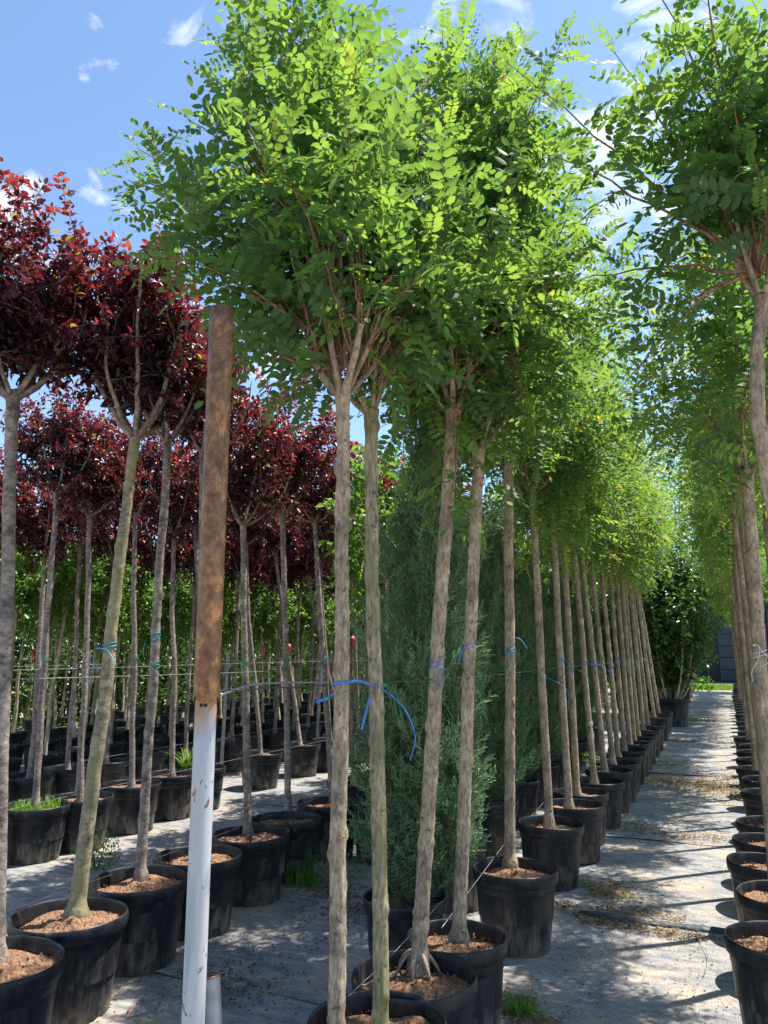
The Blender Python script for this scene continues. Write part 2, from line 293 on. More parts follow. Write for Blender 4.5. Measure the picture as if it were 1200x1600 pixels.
def rust():
    m, t, p = mat('rusty_steel'); v = coords(t, (1, 1, 0.75), False); n = nd(t, 'ShaderNodeTexNoise', Scale=34.0, Detail=12.0, Roughness=0.78); t.links.new(v, n.inputs['Vector'])
    r = ramp(t, [(0.38, (0.10, 0.045, 0.024)), (0.5, (0.21, 0.095, 0.042)), (0.62, (0.40, 0.19, 0.075))]); t.links.new(n.outputs['Fac'], r.inputs[0])
    v2 = coords(t, (1, 1, 0.35), False); n2 = nd(t, 'ShaderNodeTexNoise', Scale=9.0, Detail=8.0, Roughness=0.65); t.links.new(v2, n2.inputs['Vector'])
    r2 = ramp(t, [(0.55, (0, 0, 0)), (0.66, (0.55, 0.55, 0.55))]); t.links.new(n2.outputs['Fac'], r2.inputs[0])
    col = mixc(t, r2.outputs[0], r.outputs[0], (0.25, 0.22, 0.23)); t.links.new(col, p.inputs['Base Color'])
    p.inputs['Roughness'].default_value = 0.42; p.inputs['Metallic'].default_value = 0.4; bump(t, p, n.outputs['Fac'], 0.35, 0.002); return m
M['rust'] = rust()

# ------------------------------------------------------------------ ground
me = mesh('ground', [(-500, -500, -0.012), (500, -500, -0.012), (500, 500, -0.012), (-500, 500, -0.012)], [(0, 1, 2), (0, 2, 3)], M['earth'], smooth=False)
tag(put('ground', me), 'dry sandy earth of the nursery yard', kind='structure')
def fabric_strip(x0, x1, y0, y1, z, seed, name='weed_fabric'):
    g = np.random.default_rng(seed); nx = max(2, int((x1 - x0) / 0.12)); ny = max(8, int((y1 - y0) / 0.07))
    X, Y = np.meshgrid(np.linspace(x0, x1, nx), np.linspace(y0, y1, ny), indexing='ij')
    Z = np.full_like(X, z) + 0.0035 * np.clip(smooth_noise(X.shape, 6, g), -1.4, 2.5)
    Y = Y.copy(); e = 0.02 * np.sin(X[:, 0] * 2.3 + seed) + 0.012 * np.sin(X[:, 0] * 7.1 + seed); Y[:, 0] += e; Y[:, 1] += e
    Z[:, 0] += 0.001 + 0.004 * np.abs(np.sin(X[:, 0] * 3.3 + seed))
    V = np.stack([X, Y, Z], -1).reshape(-1, 3)
    return put(name, mesh(name, V, grid_faces(nx, ny, False), M['fabric']))
ys = [-4.0, -1.0, 1.6, 3.6, 5.35, 7.75, 9.75, 11.9, 14.1, 16.4, 18.8, 21.5, 25, 29, 33, 37.5]
for i in range(len(ys) - 1):
    o = fabric_strip(-17, 4.5, ys[i], ys[i + 1] + 0.10, 0.004 + 0.006 * (i % 2), 40 + i); tag(o, None, kind='structure')
# grass strip at the end of the path
def blades(n, x0, x1, y0, y1, h, wd, g, z=0.0, lean=0.4):
    mb = MB(); x = g.uniform(x0, x1, n); y = g.uniform(y0, y1, n); a = g.uniform(0, 2 * math.pi, n); hh = h * g.uniform(0.5, 1.2, n); ln = g.normal(0, lean, (n, 2)) * hh[:, None]
    dx = np.cos(a) * wd / 2; dy = np.sin(a) * wd / 2; zz = np.full(n, z)
    V = np.stack([np.stack([x - dx, y - dy, zz], -1), np.stack([x + dx, y + dy, zz], -1), np.stack([x + dx * .7 + ln[:, 0] * .4, y + dy * .7 + ln[:, 1] * .4, zz + hh * .6], -1),
                  np.stack([x + ln[:, 0], y + ln[:, 1], zz + hh], -1)], 1)
    b = np.arange(n)[:, None] * 4; F = np.concatenate([b + [[0, 1, 2]], b + [[0, 2, 3]]]); mb.add(V, F, np.repeat(g.uniform(0, 1, n), 4)); return mb
g = np.random.default_rng(3)
mb = blades(16000, -6, 3, 39.0, 45, 0.10, 0.03, g)
tag(put('grass', mb.mesh('grass', M['weed_leaf'])), 'short green grass strip across the end of the path', 'grass', kind='stuff')

# ------------------------------------------------------------------ leaf templates
def leaflet(L, W, fold=0.25, curl=0.1, hi=True):
    if hi:
        V = np.array([[0, 0, 0], [.28, .46, fold * .46], [.70, .44, fold * .44 - curl * .3], [1, 0, -curl], [.70, -.44, fold * .44 - curl * .3], [.28, -.46, fold * .46], [.3, 0, 0], [.7, 0, -curl * .4]], float)
        F = [(0, 6, 1), (6, 7, 2), (6, 2, 1), (7, 3, 2), (0, 5, 6), (5, 4, 7), (5, 7, 6), (4, 3, 7)]
    else:
        V = np.array([[0, 0, 0], [.45, .5, fold * .5], [1, 0, -curl], [.45, -.5, fold * .5]], float); F = [(0, 2, 1), (0, 3, 2)]
    V = V * [L, W, W]; return V, np.array(F)
def rot(ax, a):
    ax = np.asarray(ax, float); ax /= np.linalg.norm(ax); K = np.array([[0, -ax[2], ax[1]], [ax[2], 0, -ax[0]], [-ax[1], ax[0], 0]])
    return np.eye(3) + math.sin(a) * K + (1 - math.cos(a)) * K @ K
def compound(seed, hi=True, pairs=8, L=0.245):
    g = np.random.default_rng(seed); mb = MB(); droop = g.uniform(0.1, 0.5); side = g.uniform(-0.25, 0.25)
    ax = lambda s: np.array([s * L, side * L * s * s, -droop * L * s * s])
    if hi:
        V, F = tube([ax(s) for s in np.linspace(0, 0.97, 5)], [0.0011, 0.001, 0.0009, 0.0007, 0.0005], 3, False); mb.add(V, F, 0.75)
    base = g.uniform(0.2, 0.62); n = pairs
    for i in range(n):
        s = 0.16 + 0.80 * i / n
        lw = (0.72 + 0.42 * math.sin(math.pi * (0.2 + 0.7 * i / n)))
        for sg in (-1, 1):
            V, F = leaflet(0.049 * lw * g.uniform(.9, 1.1), 0.0240 * lw * g.uniform(.9, 1.1), g.uniform(.05, .35), g.uniform(0, .3), hi)
            Rm = rot((0, 0, 1), sg * R(g.uniform(58, 78))) @ rot((1, 0, 0), R(g.normal(0, 16))) @ rot((0, 1, 0), R(g.normal(6, 14)))
            mb.add(V @ Rm.T + ax(s + 0.01 * sg) , F, np.clip(base + g.normal(0, .09), 0, .93) if g.random() > .004 else 1.0)
    V, F = leaflet(0.048, 0.024, .1, .1, hi); mb.add(V @ rot((0, 1, 0), R(20)).T + ax(0.97), F, base)
    return np.concatenate(mb.V), np.concatenate(mb.F), np.concatenate(mb.T)
def single(seed, L=0.043, W=0.025, hi=True):
    g = np.random.default_rng(seed); V, F = leaflet(L, W, g.uniform(.2, .6), g.uniform(.1, .7), hi)
    if hi:
        V = V.copy(); V[3] += [0.004, 0, -0.002]
    V = V + [0.006, 0, 0]
    return V, F, np.full(len(V), 0.5)
ROB_HI = [compound(100 + i, True, 6 + i % 3) for i in range(8)]
ROB_LO = [compound(200 + i, False, 6 + i % 2) for i in range(5)]
PL_HI = [single(300 + i) for i in range(6)]
PL_LO = [single(320 + i, 0.050, 0.031, False) for i in range(4)]
GR_LO = [single(340 + i, 0.075, 0.055, False) for i in range(4)]
def orient(d, g, roll=0.5, up=(0, 0, 1)):
    # columns: leaf axis, side, normal
    d = d / (np.linalg.norm(d, axis=1)[:, None] + 1e-9); u = np.broadcast_to(np.asarray(up, float), d.shape) + g.normal(0, roll, d.shape)
    n = u - d * (u * d).sum(1)[:, None]; n /= np.linalg.norm(n, axis=1)[:, None] + 1e-9; s = np.cross(n, d)
    return np.stack([d, s, n], -1)
def bake(tmpls, P, Rm, S, g, tint=None, tj=0.0):
    mb = MB(); k = g.integers(0, len(tmpls), len(P))
    for i, (V, F, T) in enumerate(tmpls):
        idx = np.where(k == i)[0]
        if not len(idx): continue
        W = np.einsum('nij,vj->nvi', Rm[idx], V) * S[idx][:, None, None] + P[idx][:, None]
        FF = F[None] + (np.arange(len(idx)) * len(V))[:, None, None]
        t = np.broadcast_to(T, (len(idx), len(T)))
        if tint is not None:
            t = np.where(t > .97, t, np.clip(t + (tint[idx] - 0.5)[:, None], 0, .94 if tj == 0 else 1))
        mb.add(W.reshape(-1, 3), FF.reshape(-1, 3), t.reshape(-1))
    return mb, k

# ------------------------------------------------------------------ crowns, all about the fork (0,0,0)
def robinia_crown(seed, rad=0.7, low=-0.15, top=1.9, limbs=6, per=8, spacing=0.044, leaders=(), hi=True, size=1.0, skew=(0, 0), start0=.28):
    g = np.random.default_rng(seed); br = []; tw = MB(); P = []; D = []; S = []; TT = []
    cz = (low + top) / 2; hz = (top - low) / 2
    def shoot(p0, tgt, r0, start=0.3, ctrl=None, dens=1.0):
        p0 = np.array(p0); tgt = np.array(tgt); v = tgt - p0; ln = np.linalg.norm(v)
        if ctrl is None:
            ctrl = p0 + v * 0.5 + np.array([v[0] * -0.10, v[1] * -0.10, 0.16 * ln]) + g.normal(0, 0.05 * ln, 3)
        pts = bez(p0, ctrl, tgt, 12); pts[1:-1] += g.normal(0, 0.006, (10, 3))
        V, F = tube(pts, np.linspace(r0, 0.0016, 12), 5 if hi else 3, False); tw.add(V, F, 0.0)
        n = max(3, int(ln * (1 - start) / spacing * dens)); t = start + (1 - start) * (np.arange(n) + g.uniform(0, 1)) / n; t = t[t <= 1]; n = len(t)
        q = t * 11; i = np.clip(q.astype(int), 0, 10); f = (q - i)[:, None]; pp = pts[i] * (1 - f) + pts[i + 1] * f
        tg = pts[i + 1] - pts[i]; tg /= np.linalg.norm(tg, axis=1)[:, None]
        a = np.arange(n) * 2.4 + g.uniform(0, 6); e1 = np.cross(tg, [0.3, 0.2, 1.0]); e1 /= np.linalg.norm(e1, axis=1)[:, None] + 1e-9; e2 = np.cross(tg, e1)
        dd = np.cos(a)[:, None] * e1 + np.sin(a)[:, None] * e2
        dd = dd + tg * (0.45 + 0.8 * (t > 0.93))[:, None] + [0, 0, 0.05] + g.normal(0, .15, (n, 3))
        P.append(pp); D.append(dd); S.append(size * g.uniform(.72, 1.12, n) * (1 - 0.45 * np.clip((t - .8) / .2, 0, 1)))
        TT.append(0.48 + g.normal(0, .07) + 0.30 * np.clip((t - .7) / .3, 0, 1) + g.normal(0, .09, n)); return pts
    for k in range(limbs):
        az = 2 * math.pi * (k + g.uniform(-.25, .25)) / limbs; el = R(g.uniform(38, 78)); ll = g.uniform(.16, .38)
        e = np.array([math.cos(az) * math.cos(el), math.sin(az) * math.cos(el), math.sin(el)]) * ll
        pts = bez((0, 0, -0.03), e * 0.5 + [math.cos(az) * .03, math.sin(az) * .03, -0.01], e, 8); r0 = g.uniform(.010, .015)
        br.append(tube(pts, np.linspace(r0, r0 * .62, 8) * (1 + 0.15 * np.sin(np.arange(8) * 1.9 + k)), 8 if hi else 5))
        for j in range(per):
            for _ in range(30):
                u = g.normal(size=3); u /= np.linalg.norm(u); u *= g.uniform(.45, 1.0) ** 0.5
                tgt = np.array([u[0] * rad + skew[0], u[1] * rad + skew[1], cz + u[2] * hz])
                da = (math.atan2(tgt[1], tgt[0]) - az + math.pi) % (2 * math.pi) - math.pi
                if abs(da) < 0.9 or math.hypot(tgt[0], tgt[1]) < .2 * rad: break
            # pear-shaped outline: narrower towards the top
            f = np.clip((tgt[2] - cz) / hz, -1, 1); tgt[:2] *= (1.0 - 0.50 * max(f, 0)) * (1.0 - 0.25 * max(-f, 0)); tgt += (tgt - [0, 0, cz]) * g.uniform(-.12, .22)
            st = pts[g.integers(3, 8)]
            ctrl = st + np.array([tgt[0] * .35, tgt[1] * .35, 0]) + [0, 0, 0.55 * max(0.25, tgt[2])] + g.normal(0, .04, 3) if tgt[2] < cz else None
            shoot(st, tgt, g.uniform(.003, .0055), start=start0 if np.linalg.norm(tgt - st) > .5 else start0 * .7, ctrl=ctrl)
    for ld in leaders:
        ld = np.asarray(ld, float); ctrl = None
        if ld.ndim == 2: ctrl, ld = ld[0], ld[1]
        shoot((0, 0, 0.08), ld, 0.0085, start=0.30, ctrl=ctrl, dens=1.15)
    P = np.concatenate(P); D = np.concatenate(D); S = np.concatenate(S); TT = np.concatenate(TT)
    D /= np.linalg.norm(D, axis=1)[:, None]; Rm = orient(D, g, 0.42)
    return dict(br=br, tw=tw, P=P, D=D, S=S, T=TT, R=Rm, g=g, tm=ROB_HI if hi else ROB_LO)

def vase_crown(seed, rad=0.45, low=0.1, top=1.25, limbs=7, per=8, spacing=0.011, tm=None, size=1.0, hi=True, leafstart=0.25, lim_r=0.013, redtop=True, center=0.62, skew=(0, 0)):
    g = np.random.default_rng(seed); br = []; tw = MB(); P = []; D = []; S = []; TT = []
    for k in range(limbs):
        az = 2 * math.pi * (k + g.uniform(-.3, .3)) / limbs; rr = rad * g.uniform(.35, .75); h = top * g.uniform(.42, .7)
        e = np.array([math.cos(az) * rr + skew[0] * .5, math.sin(az) * rr + skew[1] * .5, h]); c = np.array([math.cos(az) * rr * .95, math.sin(az) * rr * .95, h * .22])
        pts = bez((0, 0, -0.04), c, e, 14); pts[2:] += np.cumsum(g.normal(0, .006, (12, 3)), 0) * .7
        r0 = lim_r * g.uniform(.75, 1.15); br.append(tube(pts, np.linspace(r0, r0 * .35, 14), 8 if hi else 5))
        for j in range(per):
            i0 = g.integers(4, 14); st = pts[i0]
            for _ in range(30):
                u = g.normal(size=3); u /= np.linalg.norm(u); u *= g.uniform(.35, 1.0) ** 0.5
                tgt = np.array([u[0] * rad + skew[0], u[1] * rad + skew[1], (low + top) / 2 + u[2] * (top - low) / 2])
                if np.linalg.norm(tgt - st) < .62 * top: break
            v = tgt - st; ctrl = st + v * .5 + [0, 0, .08 * np.linalg.norm(v)] + g.normal(0, .03, 3)
            sp = bez(st, ctrl, tgt, 9); sp[1:-1] += g.normal(0, .006, (7, 3)); V, F = tube(sp, np.linspace(.0042, .0012, 9), 4 if hi else 3, False); tw.add(V, F, .5)
            ln = np.linalg.norm(v); n = max(6, int(ln / spacing)); t = leafstart * .3 + (1 - leafstart * .3) * (np.arange(n) + .5) / n
            q = t * 8; i = np.clip(q.astype(int), 0, 7); f = (q - i)[:, None]; pp = sp[i] * (1 - f) + sp[i + 1] * f
            tg = sp[i + 1] - sp[i]; tg /= np.linalg.norm(tg, axis=1)[:, None] + 1e-9
            a = np.arange(n) * 2.4 + g.uniform(0, 6); e1 = np.cross(tg, [.3, .2, 1.0]); e1 /= np.linalg.norm(e1, axis=1)[:, None] + 1e-9; e2 = np.cross(tg, e1)
            dd = np.cos(a)[:, None] * e1 + np.sin(a)[:, None] * e2 + tg * .5 + g.normal(0, .3, (n, 3)) + [0, 0, -.05]
            P.append(pp + g.normal(0, .012, pp.shape)); D.append(dd); S.append(size * g.uniform(.65, 1.15, n))
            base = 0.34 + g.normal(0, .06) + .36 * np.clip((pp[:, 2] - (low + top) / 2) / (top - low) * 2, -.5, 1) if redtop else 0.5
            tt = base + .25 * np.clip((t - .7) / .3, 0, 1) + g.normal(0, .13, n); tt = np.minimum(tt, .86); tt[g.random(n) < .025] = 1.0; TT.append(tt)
    P = np.concatenate(P); D = np.concatenate(D); S = np.concatenate(S); TT = np.concatenate(TT); D /= np.linalg.norm(D, axis=1)[:, None]
    return dict(br=br, tw=tw, P=P, D=D, S=S, T=TT, R=orient(D, g, 0.75), g=g, tm=tm)

def trunk_mesh(name, top, r0, r1, m, seed, sides=16, rings=60, knots=18, wob=0.012, bulge=0.006, z0=0.0, extra=None):
    g = np.random.default_rng(seed); t = np.linspace(0, 1, rings); top = np.asarray(top, float); L = np.linalg.norm(top)
    P = np.outer(t, top - [0, 0, z0]) + [0, 0, z0]; env = np.sin(math.pi * t) ** 0.7
    for ax in (0, 1):
        for f in (1.3, 2.7, 5.1, 9): P[:, ax] += wob * env * g.normal() * np.sin(f * math.pi * t + g.uniform(0, 6)) / (f ** 1.0)
    if extra is not None: P += np.interp(t, [e[0] for e in extra], [e[1] for e in extra])[:, None] * np.array([1, 0, 0]) + np.interp(t, [e[0] for e in extra], [e[2] for e in extra])[:, None] * np.array([0, 1, 0])
    rad = r0 + (r1 - r0) * t + r0 * 0.55 * np.exp(-(t * L / .05)) + r0 * .4 * np.exp(-((t * L - .055) / .035) ** 2) + r1 * .35 * np.exp(-((1 - t) * L / .05))
    th = np.arange(sides) / sides * 2 * math.pi; disp = smooth_noise((rings, sides), 1, g) * r0 * 0.035; kt = np.zeros((rings, sides))
    for _ in range(knots):
        tk = g.uniform(.04, .97); tt = g.uniform(0, 2 * math.pi); s = g.uniform(.009, .017); a = g.uniform(.5, 1.5) * bulge
        dz = (t[:, None] - tk) * L; dth = (th[None] - tt + math.pi) % (2 * math.pi) - math.pi
        e_ = np.exp(-(dz ** 2) / (s * 1.1) ** 2 - (dth * r0) ** 2 / s ** 2); disp = disp + a * (e_ - .55 * e_ ** 6); kt = np.maximum(kt, e_ ** 2)
    V, F = tube(P, rad, sides, True, disp)
    return mesh(name, V, F, m, np.concatenate([kt.ravel(), [0, 0]])), P

def knot_stubs(P, r0, r1, n, g):         # cut-off twig stubs and scars on a near trunk
    mb = MB()
    for _ in range(n):
        i = g.integers(4, len(P) - 4); r = r0 + (r1 - r0) * i / len(P); a = g.uniform(0, 2 * math.pi); d = np.array([math.cos(a), math.sin(a), .35])
        p = P[i] + d * [r, r, 0] * .72; q = p + d * g.uniform(.006, .012); s = g.uniform(.004, .008)
        V, F = tube([p, (p + q) / 2, q], [s * 1.5, s, s * .6], 7); mb.add(V, F, .7)
    return mb

TREES = {}
def build_tree(name, base, fork, crown, bark_m, leaf_m, label, cat, group, r0, r1, seed, near=0, hi=True, wob=.012, knots=20, sides=16, rings=60, twig_m=None, limb_m=None, bulge=.006, extra=None, z_soil=.375, stubs=0):
    base = np.asarray(base, float); fork = np.asarray(fork, float); b = np.array([base[0], base[1], z_soil]); f = fork - b
    root = empty(name, b); tag(root, label, cat, group)
    me, P = trunk_mesh('trunk', f, r0, r1, bark_m, seed, sides, rings, knots, wob, bulge, -0.03, extra); put('trunk', me, root)
    if stubs: tag(put('knots', knot_stubs(P, r0, r1, stubs, np.random.default_rng(seed)).mesh('knots', bark_m), root), kind='stuff')
    TREES[label] = (b, P, r0, r1); e = P[-1]
    for V, F in crown['br']: put('branch', mesh('branch', V, F, limb_m or bark_m, np.zeros(len(V))), root, e)
    tag(put('twigs', crown['tw'].mesh('twigs', twig_m or M['shoot_bark']), root, e), kind='stuff')
    Pn, Rm, S, T, g, tm = crown['P'], crown['R'], crown['S'], crown['T'], crown['g'], crown['tm']
    own = np.zeros(len(Pn), bool)
    if near:
        wp = Pn + e + b; dist = np.linalg.norm(wp - [0, 0, CAM_H], axis=1)
        own[np.argsort(dist - 0.0)[:near]] = True
        variants = []
        for i, (V, F, TT) in enumerate(tm):
            for dt in (-.15, 0, .15, .3) if cat != 'plum tree' else (-.2, 0, .25, .45): variants.append(mesh('leaf', V, F, leaf_m, np.where(TT > .97, TT, np.clip(TT + dt, 0, .93))))
        from mathutils import Matrix
        for i in np.where(own)[0]:
            tv = T[i] - .5; q = int(np.clip(round((tv + .15) / .15), 0, 3)); o = put('leaf', variants[(g.integers(0, len(tm))) * 4 + q], root)
            m4 = Matrix(Rm[i].tolist()).to_4x4() @ Matrix.Diagonal((S[i], S[i], S[i], 1)); m4.translation = Vector((Pn[i] + e).tolist()); o.matrix_local = m4
    k = ~own; mbk, _ = bake(tm, Pn[k], Rm[k], S[k], g, T[k], 1)
    tag(put('crown', mbk.mesh('crown', leaf_m), root, e), kind='stuff')
    return root, b, P

# ------------------------------------------------------------------ robinias left of the path (nearest ones carry their own crowns)
RG = 'slim robinias in pots left of the path'
def ldr(px, py, Y, fork, ctrl=None):     # a leading shoot whose tip ends at a measured place
    return at_y(px, py, Y) - fork
near_rob = [
    # base px, fork px, Y, r0, r1, crown args, label
    ((525, 1760), (535, 612), 2.25, .027, .0215, dict(seed=11, rad=.66, low=.10, top=1.25, limbs=7, per=7, skew=(-.10, .0), spacing=.044, start0=.34),
     [(200, 282, 2.1), (215, 232, 2.2), (297, 190, 2.2), (345, 62, 2.3), (352, 130, 2.2), (395, -30, 2.3), (430, 20, 2.3), (520, -60, 2.4), (585, 90, 2.3), (240, 400, 2.0), (300, 440, 2.1), (360, 560, 2.0), (440, 620, 2.0), (470, 100, 2.2), (250, 330, 2.15)],
     'nearest slim robinia with knotty tan trunk, cut off by the bottom edge', 'robinia_bark'),
    ((595, 1640), (580, 640), 2.72, .027, .024, dict(seed=12, rad=.54, low=.02, top=1.28, limbs=7, per=7, skew=(.05, .05), start0=.34),
     [(690, 360, 2.5), (590, 150, 2.6), (520, -10, 2.7), (640, 560, 2.4)],
     'slim robinia with green-tinged mossy trunk beside the nearest one', 'mossy_bark'),
    ((652, 1514), (708, 640), 3.42, .032, .029, dict(seed=13, rad=.78, low=-.38, top=2.0, limbs=6, per=11),
     [(712, 60, 3.4), (790, 70, 3.3), (880, 60, 3.2), (800, 330, 3.0), (690, 260, 3.0), (640, 650, 3.1), (830, 470, 3.0), (930, 380, 3.2)],
     'robinia leaning right from the pot behind the nearest pot', 'robinia_bark'),
    ((716, 1470), (748, 700), 3.75, .031, .027, dict(seed=14, rad=.78, low=-.35, top=2.1, limbs=6, per=10),
     [(820, 60, 3.9), (900, 230, 3.9), (760, 560, 3.4), (850, 640, 3.6)],
     'robinia with wavy lower trunk and dark forked top beside the leaning one', 'robinia_bark'),
    ((797, 1353), (795, 700), 4.98, .033, .030, dict(seed=15, rad=.84, low=-.4, top=2.0, limbs=6, per=10),
     [(930, 330, 5.0), (860, 650, 4.8)],
     'straight robinia tied with a bright blue loop, thin sunlit edge down its trunk', 'robinia_bark'),
]
for i, (bp, fp, Y, r0, r1, ca, lds, lab, bk) in enumerate(near_rob):
    base = at_y(bp[0], bp[1], Y) if i == 0 else at_z(bp[0], bp[1], .385); fork = at_y(fp[0], fp[1], Y if i == 0 else base[1])
    cr = robinia_crown(leaders=[at_y(a, b_, y_) - fork for a, b_, y_ in lds], hi=True, **ca)
    build_tree('robinia_tree', base, fork, cr, M[bk], M['robinia_leaf'], lab, 'tree', RG, r0, r1, 500 + i, near=(300, 150, 300, 150, 60)[i], knots=34, sides=28, rings=150, wob=.008, bulge=.009, stubs=(26, 18, 20, 20, 10)[i])

rt_ = TREES[near_rob[2][7]]; rb_ = rt_[0]; tree_ = [o for o in C.objects if o.get('label') == near_rob[2][7]][0]; g = np.random.default_rng(6)
for k in range(7):
    a_ = k * .9 + .3; d_ = np.array([math.cos(a_), math.sin(a_), 0]); V, F = tube(bez(d_ * .028 + [0, 0, .075], d_ * .060 + [0, 0, .065], d_ * g.uniform(.085, .11) + [0, 0, -.01], 8), np.linspace(.011, .007, 8) * g.uniform(.7, 1.2), 7); put('root', mesh('root', V, F, M['robinia_bark'], np.zeros(len(V))), tree_)
# shared crowns for the further robinias
def shared_crown(cr, leaf_m, nm):
    mb, _ = bake(cr['tm'], cr['P'], cr['R'], cr['S'], cr['g'], cr['T'], 1); br = MB()
    for V, F in cr['br']: br.add(V, F, 0.0)
    return mb.mesh('crown', leaf_m), br, cr['tw']
RC = []
for s in range(4):
    cm, br, tw = shared_crown(robinia_crown(60 + s, rad=.92, low=-.55, top=2.0, limbs=6, per=11, spacing=.042, hi=False, size=1.15), M['robinia_leaf'], 'c')
    RC.append((cm, br.mesh('branches', M['robinia_bark']), tw.mesh('twigs', M['shoot_bark'])))
RCR = []
for s in range(3):
    cm, br, tw = shared_crown(robinia_crown(160 + s, rad=.85, low=-.35, top=1.9, limbs=5, per=8, spacing=.046, hi=False, size=1.15), M['robinia_leaf'], 'c')
    RCR.append((cm, br.mesh('branches', M['robinia_bark']), tw.mesh('twigs', M['shoot_bark'])))
ORD = 'first second third fourth fifth sixth seventh eighth ninth tenth eleventh twelfth thirteenth fourteenth fifteenth sixteenth seventeenth eighteenth nineteenth twentieth'.split()
def simple_tree(name, base, fork, kit, bark_m, label, cat, group, r0, r1, seed, sc=1.0, wob=.012, sides=10, rings=36, knots=14, z_soil=.375, bulge=.006, scz=None):
    g = np.random.default_rng(seed); b = np.array([base[0], base[1], z_soil]); root = empty(name, b); tag(root, label, cat, group)
    me, P = trunk_mesh('trunk', np.asarray(fork) - b, r0, r1, bark_m, seed, sides, rings, knots, wob, bulge, -.03); put('trunk', me, root)
    rz = g.uniform(0, 6.28); s3 = (sc, sc, (scz or sc) * g.uniform(.93, 1.07))
    tag(put('crown', kit[0], root, P[-1], (0, 0, rz), s3), kind='stuff'); put('branches', kit[1], root, P[-1], (0, 0, rz), s3); tag(put('twigs', kit[2], root, P[-1], (0, 0, rz), s3), kind='stuff')
    return root, b, P
left_far = [((859, 1296), (832, 770)), ((890, 1267), (863, 800)), ((900, 1246), (878, 795)), ((930, 1228), (893, 820)), ((945, 1210), (905, 825)), ((958, 1198), (920, 840)),
            ((960, 1186), (937, 855)), ((970, 1176), (950, 860)), ((976, 1166), (960, 862)), ((983, 1160), (968, 868)), ((989, 1153), (972, 868)), ((995, 1144), (982, 880)), ((1001, 1136), (985, 884)), ((1009, 1124), (990, 890)), ((1014, 1116), (994, 896))]
LEFT = []
for i, (bp, fp) in enumerate(left_far):
    base = at_z(bp[0], bp[1], .385); base[0] = -1.33 + (.8 if i < 4 else .4) * (base[0] + 1.33); fork = at_y(fp[0], fp[1], base[1])
    lab = ['robinia with a bushy brown broom of bare twigs, just past the blue loop tree', 'robinia one of a crossing pair, thicker left stem of the two', 'robinia one of a crossing pair, thinner right stem of the two'][i] if i < 3 else \
        '%s robinia along the row left of the path, %s' % (ORD[i + 5], ['with white twine low on its stem', 'leaning to the left', 'slim and leaning', 'straight stemmed', 'close against its neighbour', 'in the crowded stretch', 'thin and upright', 'half hidden by the one before', 'deep in the row', 'before the row end', 'near the row end', 'last in the row'][i - 3])
    LEFT.append(simple_tree('robinia_tree', base, fork, RC[i % 4], M['robinia_bark'], lab, 'tree', RG, .033, .028, 900 + i, sc=.98, wob=.006))

# ------------------------------------------------------------------ robinias right of the path
RG2 = 'robinias in the row right of the path'
RB = at_y(1345, 1640, 2.95); RF = at_y(1192, 462, 2.90)
cr = robinia_crown(21, rad=.50, low=-.12, top=1.35, limbs=6, per=6, skew=(.38, .18), size=1.0, start0=.4, leaders=[
    (at_y(1070, 330, 2.8) - RF, at_y(790, 95, 2.6) - RF), (at_y(1060, 330, 2.75) - RF, at_y(848, 235, 2.6) - RF), (at_y(1170, 200, 2.7) - RF, at_y(1000, -50, 2.6) - RF),
    (at_y(1120, 300, 2.8) - RF, at_y(955, 75, 2.75) - RF), at_y(1100, -60, 2.6) - RF, at_y(1190, 20, 2.6) - RF, (at_y(1060, 400, 2.8) - RF, at_y(905, 440, 2.8) - RF),
    (at_y(1100, 430, 2.8) - RF, at_y(975, 600, 2.85) - RF), at_y(1030, 500, 2.85) - RF, at_y(1180, 250, 2.5) - RF, at_y(1060, 60, 2.9) - RF, (at_y(1120, 300, 2.9) - RF, at_y(1005, 190, 3.0) - RF),
    at_y(1150, 120, 2.6) - RF, at_y(1110, 260, 2.7) - RF, at_y(1190, 330, 2.6) - RF])
build_tree('robinia_tree', RB, RF, cr, M['robinia_bark'], M['robinia_leaf'], 'leaning robinia at the right edge with long red-brown arching shoots', 'tree', RG2, .034, .022, 601, near=300, knots=30, sides=26, rings=130, stubs=14,
           extra=[(0, 0, 0), (.5, -.02, -.01), (.82, -.065, -.03), (.92, -.04, -.015), (1, 0, 0)])
RIGHT = []
g = np.random.default_rng(5)
yy = 4.1; i = 0
while yy < 36:
    X = .22 + g.normal(0, .03); bx = X; fx = X + g.normal(-.02, .05) + (.0 if i else 0)
    fz = 3.0 + g.normal(0, .08)
    if i == 0: base = at_z(1219, 1482, .385); fork = at_y(1166, 735, base[1])
    elif i == 1: base = np.array([.24, 4.95, 0]); fork = np.array([.27, 4.95, 2.85])
    else: base = np.array([bx, yy, 0]); fork = np.array([fx, yy + g.normal(0, .05), fz])
    lab = ('second robinia of the right row, pale knotty trunk with white twine' if i == 0 else '%s robinia along the row right of the path' % ORD[i + 1]) if i < 11 else 'far robinia of the right row where the trunks merge into one another'
    RIGHT.append(simple_tree('robinia_tree', base, fork, RCR[i % 3], M['robinia_bark'], lab, 'tree', RG2, .034, .028, 1000 + i, sc=(.62 if 1 < i < 7 else .9), wob=.008, sides=24 if i == 0 else 10, rings=110 if i == 0 else 36))
    yy += (.80 if yy < 12 else .95); i += 1

